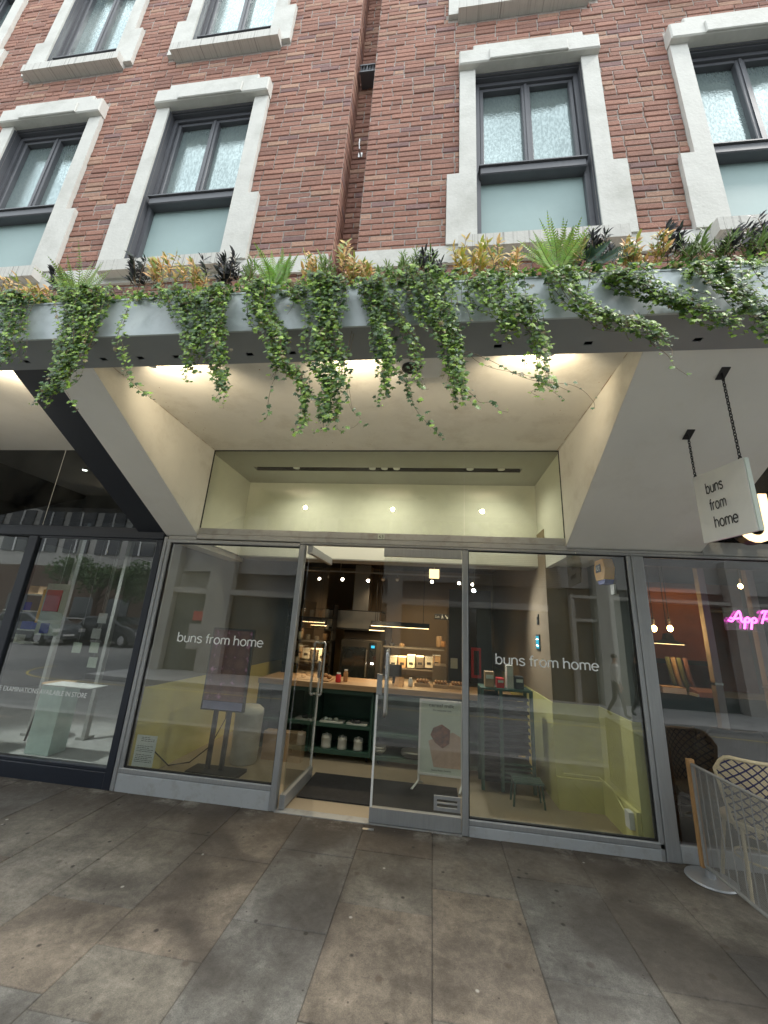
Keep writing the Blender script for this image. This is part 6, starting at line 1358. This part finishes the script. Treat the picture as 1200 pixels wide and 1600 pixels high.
for k in range(10):
    for r in range(1): w_ = part('window', 'carglass', ob, (-7.6+k*2.3, -6.0+k*2.3, YO-.249, YO-.20, 4.2+r*2.5, 5.9+r*2.5)); part('sill', 'concrete2', w_, (-7.7+k*2.3, -5.9+k*2.3, YO-.249, YO-.10, 4.1+r*2.5, 4.18+r*2.5))
part('alarm_panel', 'red', ob, (-7.17, -6.85, YO-.19, YO-.10, 1.4, 1.67)); part('meter_box', 'concrete2', ob, (-7.2, -6.8, YO-.19, YO-.05, .6, 1.3))
# far brick building beyond the junction
fb = thing('far_brick_building', 'low brown brick building beyond the parked cars, mirrored in the optician window', 'building', (-20, -16, 0))
part('wall', 'oppbrick', fb, (-70, -11.5, -22, -16, -.1, 4.2)); part('upper_storey', 'concrete2', fb, (-70, -11.0, -22, -16.6, 4.2, 9.0))
for k in range(9):
    q = part('window', 'carglass', fb, (-33.5+k*2.5, -31.6+k*2.5, -16.59, -16.5, 5.2, 8.2)); part('glazing_bars', 'white', q, (-32.6+k*2.5, -32.5+k*2.5, -16.499, -16.45, 5.2, 8.2), (-33.5+k*2.5, -31.6+k*2.5, -16.499, -16.45, 6.6, 6.7))
    q = part('window', 'carglass', fb, (-33.5+k*2.5, -32.0+k*2.5, -15.999, -15.95, .9, 2.2)); part('sill', 'concrete2', q, (-33.6+k*2.5, -31.9+k*2.5, -15.999, -15.90, .8, .88))
part('awning_band', 'yellowbox', fb, (-16.5, -12.5, -15.99, -15.8, 2.5, 2.58)); part('canopy_roof', 'white', fb, (-15.0, -12, -15.99, -15.2, 3.6, 3.66))
# plane tree
tt = thing('street_tree', 'leafy green plane tree beyond the parked cars, mirrored in the optician window', 'tree', (-17.6, -11.4, -.1))
b = MB(); TX, TY = -17.6, -11.4
b.tube([(TX, TY, -.1), (TX+.05, TY, .8), (TX-.05, TY, 1.8), (TX+.1, TY, 2.6)], [.16, .13, .11, .08], 12); b.build('trunk', 'oppbrick', tt, smooth=True)
b = MB(); rr = random.Random(2); lim = []
for k in range(11):
    a0 = rr.uniform(0, 6.28); r_ = rr.uniform(.8, 1.9); e = Vector((TX+r_*cos(a0), TY+r_*sin(a0), rr.uniform(2.4, 4.2))); s0 = Vector((TX, TY, rr.uniform(1.6, 2.5))); P = smooth_path([s0, s0.lerp(e, .5)+Vector((0, 0, .2)), e], 4); b.tube(P, [.05*(1-.8*i/len(P)) for i in range(len(P))], 6); lim.append(e)
b.build('limbs', 'oppbrick', tt)
lv = MB()
for k in range(5200):
    c = lim[rr.randrange(len(lim))]; v = Vector((rr.gauss(0, 1), rr.gauss(0, 1), rr.gauss(0, .8))); v = v.normalized()*(.75*rr.random()**.45); p = c+v; g = rr.uniform(.7, 1.3)
    ivy_leaf(lv, p, .11*rr.uniform(.6, 1.2), Vector((rr.uniform(-1, 1), rr.uniform(-1, 1), rr.uniform(-1, .3))), Vector((rr.uniform(-1, 1), rr.uniform(-1, 1), 1)), (.06*g, .12*g, .03*g), .2)
lv.build('crown', 'leaf', tt)
# parked cars
def car(label, x, y, rz, m):
    t = thing('parked_car', label, 'car', (x, y, -.1), 'cars parked across the junction', rz)
    prof = [(-1.95, .25), (-2.0, .55), (-1.95, .78), (-1.55, .86), (-1.05, 1.28), (.35, 1.36), (.95, 1.02), (1.65, .88), (1.95, .70), (2.0, .42), (1.95, .25), (1.6, .22), (1.52, .45), (1.28, .56), (1.04, .45), (.96, .22), (-.96, .22), (-1.04, .45), (-1.28, .56), (-1.52, .45), (-1.6, .22)]
    b = MB(); b.prism(prof, -.82, .82); q = b.build('body', m, t, local=True); md = q.modifiers.new('bevel', 'BEVEL'); md.width = .06; md.segments = 2
    g = [(-1.28, .90), (-.98, 1.20), (.30, 1.28), (.78, 1.00), (.70, .93)]
    b = MB(); b.prism(g, -.84, -.815); b.prism(g, .815, .84); b.build('side_glass', 'carglass', t, local=True)
    for wx in (-1.28, 1.28):
        for s in (-1, 1):
            b = MB(); b.tube([(wx, s*.62, .30), (wx, s*.84, .30)], .30, 22); w = b.build('wheel', 'rubber', t, local=True); b = MB(); b.tube([(wx, s*.841, .30), (wx, s*.85, .30)], .19, 14); r = b.build('rim', 'chrome', w, local=True)
    for s in (-1, 1):
        b = MB(); b.box(1.90, 2.01, s*.6-.16, s*.6+.16, .55, .70); b.build('headlight', 'lamp_clear', t, local=True)
        b = MB(); b.box(-2.02, -1.93, s*.62-.14, s*.62+.14, .60, .74); b.build('tail_light', 'red', t, local=True)
        b = MB(); b.box(.62, .78, s*.88-.06, s*.88+.06, .92, 1.02); b.build('wing_mirror', m, t, local=True)
    b = MB(); b.box(1.99, 2.01, -.25, .25, .38, .46); b.build('number_plate', 'white', t, local=True)
car('grey car parked nearest the left of the mirrored row', -18.4, -9.2, radians(4), 'cargrey'); car('black car parked in the middle of the mirrored row', -15.4, -10.6, radians(8), 'carblack'); car('small dark car at the right end of the mirrored row', -13.8, -12.4, radians(200), 'carblack')

# people on the far pavement
def figure(label, x, y, rz, h, shirt, trousers, hair='hair', stride=.16):
    t = thing('person', label, 'person', (x, y, 0), None, rz); k = h/1.75
    # forward is +x; joints (x, y, z) and radius
    V = [(0, 0, .95), (0, 0, 1.12), (.01, 0, 1.30), (.01, 0, 1.44), (.02, 0, 1.53), (.035, 0, 1.62), (.03, 0, 1.70),
         (0, .09, .92), (stride*.8, .10, .50), (stride*1.0, .10, .09), (stride*1.0+.14, .10, .035),
         (0, -.09, .92), (-stride*.2, -.10, .50), (-stride*1.7, -.10, .12), (-stride*1.7+.12, -.10, .04),
         (0, .19, 1.40), (-.06, .23, 1.13), (.02, .24, .90), (.05, .24, .80), (0, -.19, 1.40), (.03, -.23, 1.13), (.16, -.23, .93), (.20, -.22, .84)]
    R_ = [.13, .125, .14, .11, .052, .085, .075, .095, .062, .04, .04, .095, .062, .04, .04, .06, .043, .03, .032, .06, .043, .03, .032]
    E_ = [(0, 1), (1, 2), (2, 3), (3, 4), (4, 5), (5, 6), (0, 7), (7, 8), (8, 9), (9, 10), (0, 11), (11, 12), (12, 13), (13, 14), (3, 15), (15, 16), (16, 17), (17, 18), (3, 19), (19, 20), (20, 21), (21, 22)]
    me = bpy.data.meshes.new('tmp'); me.from_pydata([(a*k, c*k, z*k) for a, c, z in V], E_, []); o = bpy.data.objects.new('tmp', me); C.objects.link(o)
    md = o.modifiers.new('s', 'SKIN'); sk = me.skin_vertices[0].data if me.skin_vertices else None
    if sk is None:
        import bmesh
        bm = bmesh.new(); bm.from_mesh(me); bm.verts.layers.skin.verify(); bm.to_mesh(me); bm.free(); sk = me.skin_vertices[0].data
    for i, r_ in enumerate(R_): sk[i].radius = (r_*k, r_*k*(1.15 if i in (0, 1, 2, 3) else 1))
    sk[0].use_root = True
    s2 = o.modifiers.new('d', 'SUBSURF'); s2.levels = 2; s2.render_levels = 2
    dg = bpy.context.evaluated_depsgraph_get(); m2 = bpy.data.meshes.new_from_object(o.evaluated_get(dg)); bpy.data.objects.remove(o)
    m2.materials.clear()
    for q in (shirt, trousers, 'skin', 'rubber'): m2.materials.append(MT[q])
    for p in m2.polygons:
        c = p.center/k; p.use_smooth = True
        p.material_index = 3 if c.z < .085 else (2 if (c.z > 1.475 or (abs(c.y) > .17 and c.z < .92 and c.z > .7)) else (0 if c.z > .98 or abs(c.y) > .19 and c.z > .9 else 1))
    b_ = bpy.data.objects.new('body', m2); C.objects.link(b_); b_.parent = t
    q = MB(); q.ball((.015*k, 0, 1.70*k), .093*k, 14, (1.05, .9, .85)); q.build('hair', hair, t, smooth=True, local=True)
    for s in (-1, 1):
        q = MB(); q.ball((.118*k, s*.03*k, 1.645*k), .009*k, 6); q.build('eye', 'ink', t, local=True); q = MB(); q.ball((.03*k, s*.085*k, 1.64*k), .02*k, 8, (1, .4, 1.3)); q.build('ear', 'skin', t, local=True)
    q = MB(); q.ball((.125*k, 0, 1.62*k), .015*k, 8, (1, .8, 1.2)); q.build('nose', 'skin', t, local=True); q = MB(); q.box(.112*k, .120*k, -.02*k, .02*k, 1.578*k, 1.584*k); q.build('mouth', 'red', t, local=True)
    for s, hp, dr in ((1, (.05, .24, .80), (.1, 0, -1)), (-1, (.20, -.22, .84), (.35, 0, -1))):
        q = MB(); d = Vector(dr).normalized(); h0 = Vector(hp)*k; q.tube([h0, h0+d*.05*k], [.028*k, .032*k], 8)
        for j in range(4):
            o0 = h0+d*.045*k+Vector(((j-1.5)*.014*k, 0, 0)); ln = (.055, .065, .06, .045)[j]*k; q.tube([o0, o0+d*ln*.5, o0+d*ln+Vector((.012*k, -s*.006*k, 0))], [.0085*k, .008*k, .006*k], 6)
        q.tube([h0+Vector((.024*k, 0, -.01*k)), h0+Vector((.045*k, 0, -.04*k)), h0+Vector((.045*k, -s*.006*k, -.06*k))], [.009*k, .008*k, .006*k], 6); q.build('hand', 'skin', t, local=True)
figure('person in a pale long sleeved top and dark trousers walking on the far pavement', 4.0, -2.1, radians(8), 1.26, 'shirt', 'trousers')
figure('person in dark clothes and light shoes walking ahead of the pale topped one', 4.55, -2.3, radians(5), 1.30, 'trousers', 'trousers', stride=.13)
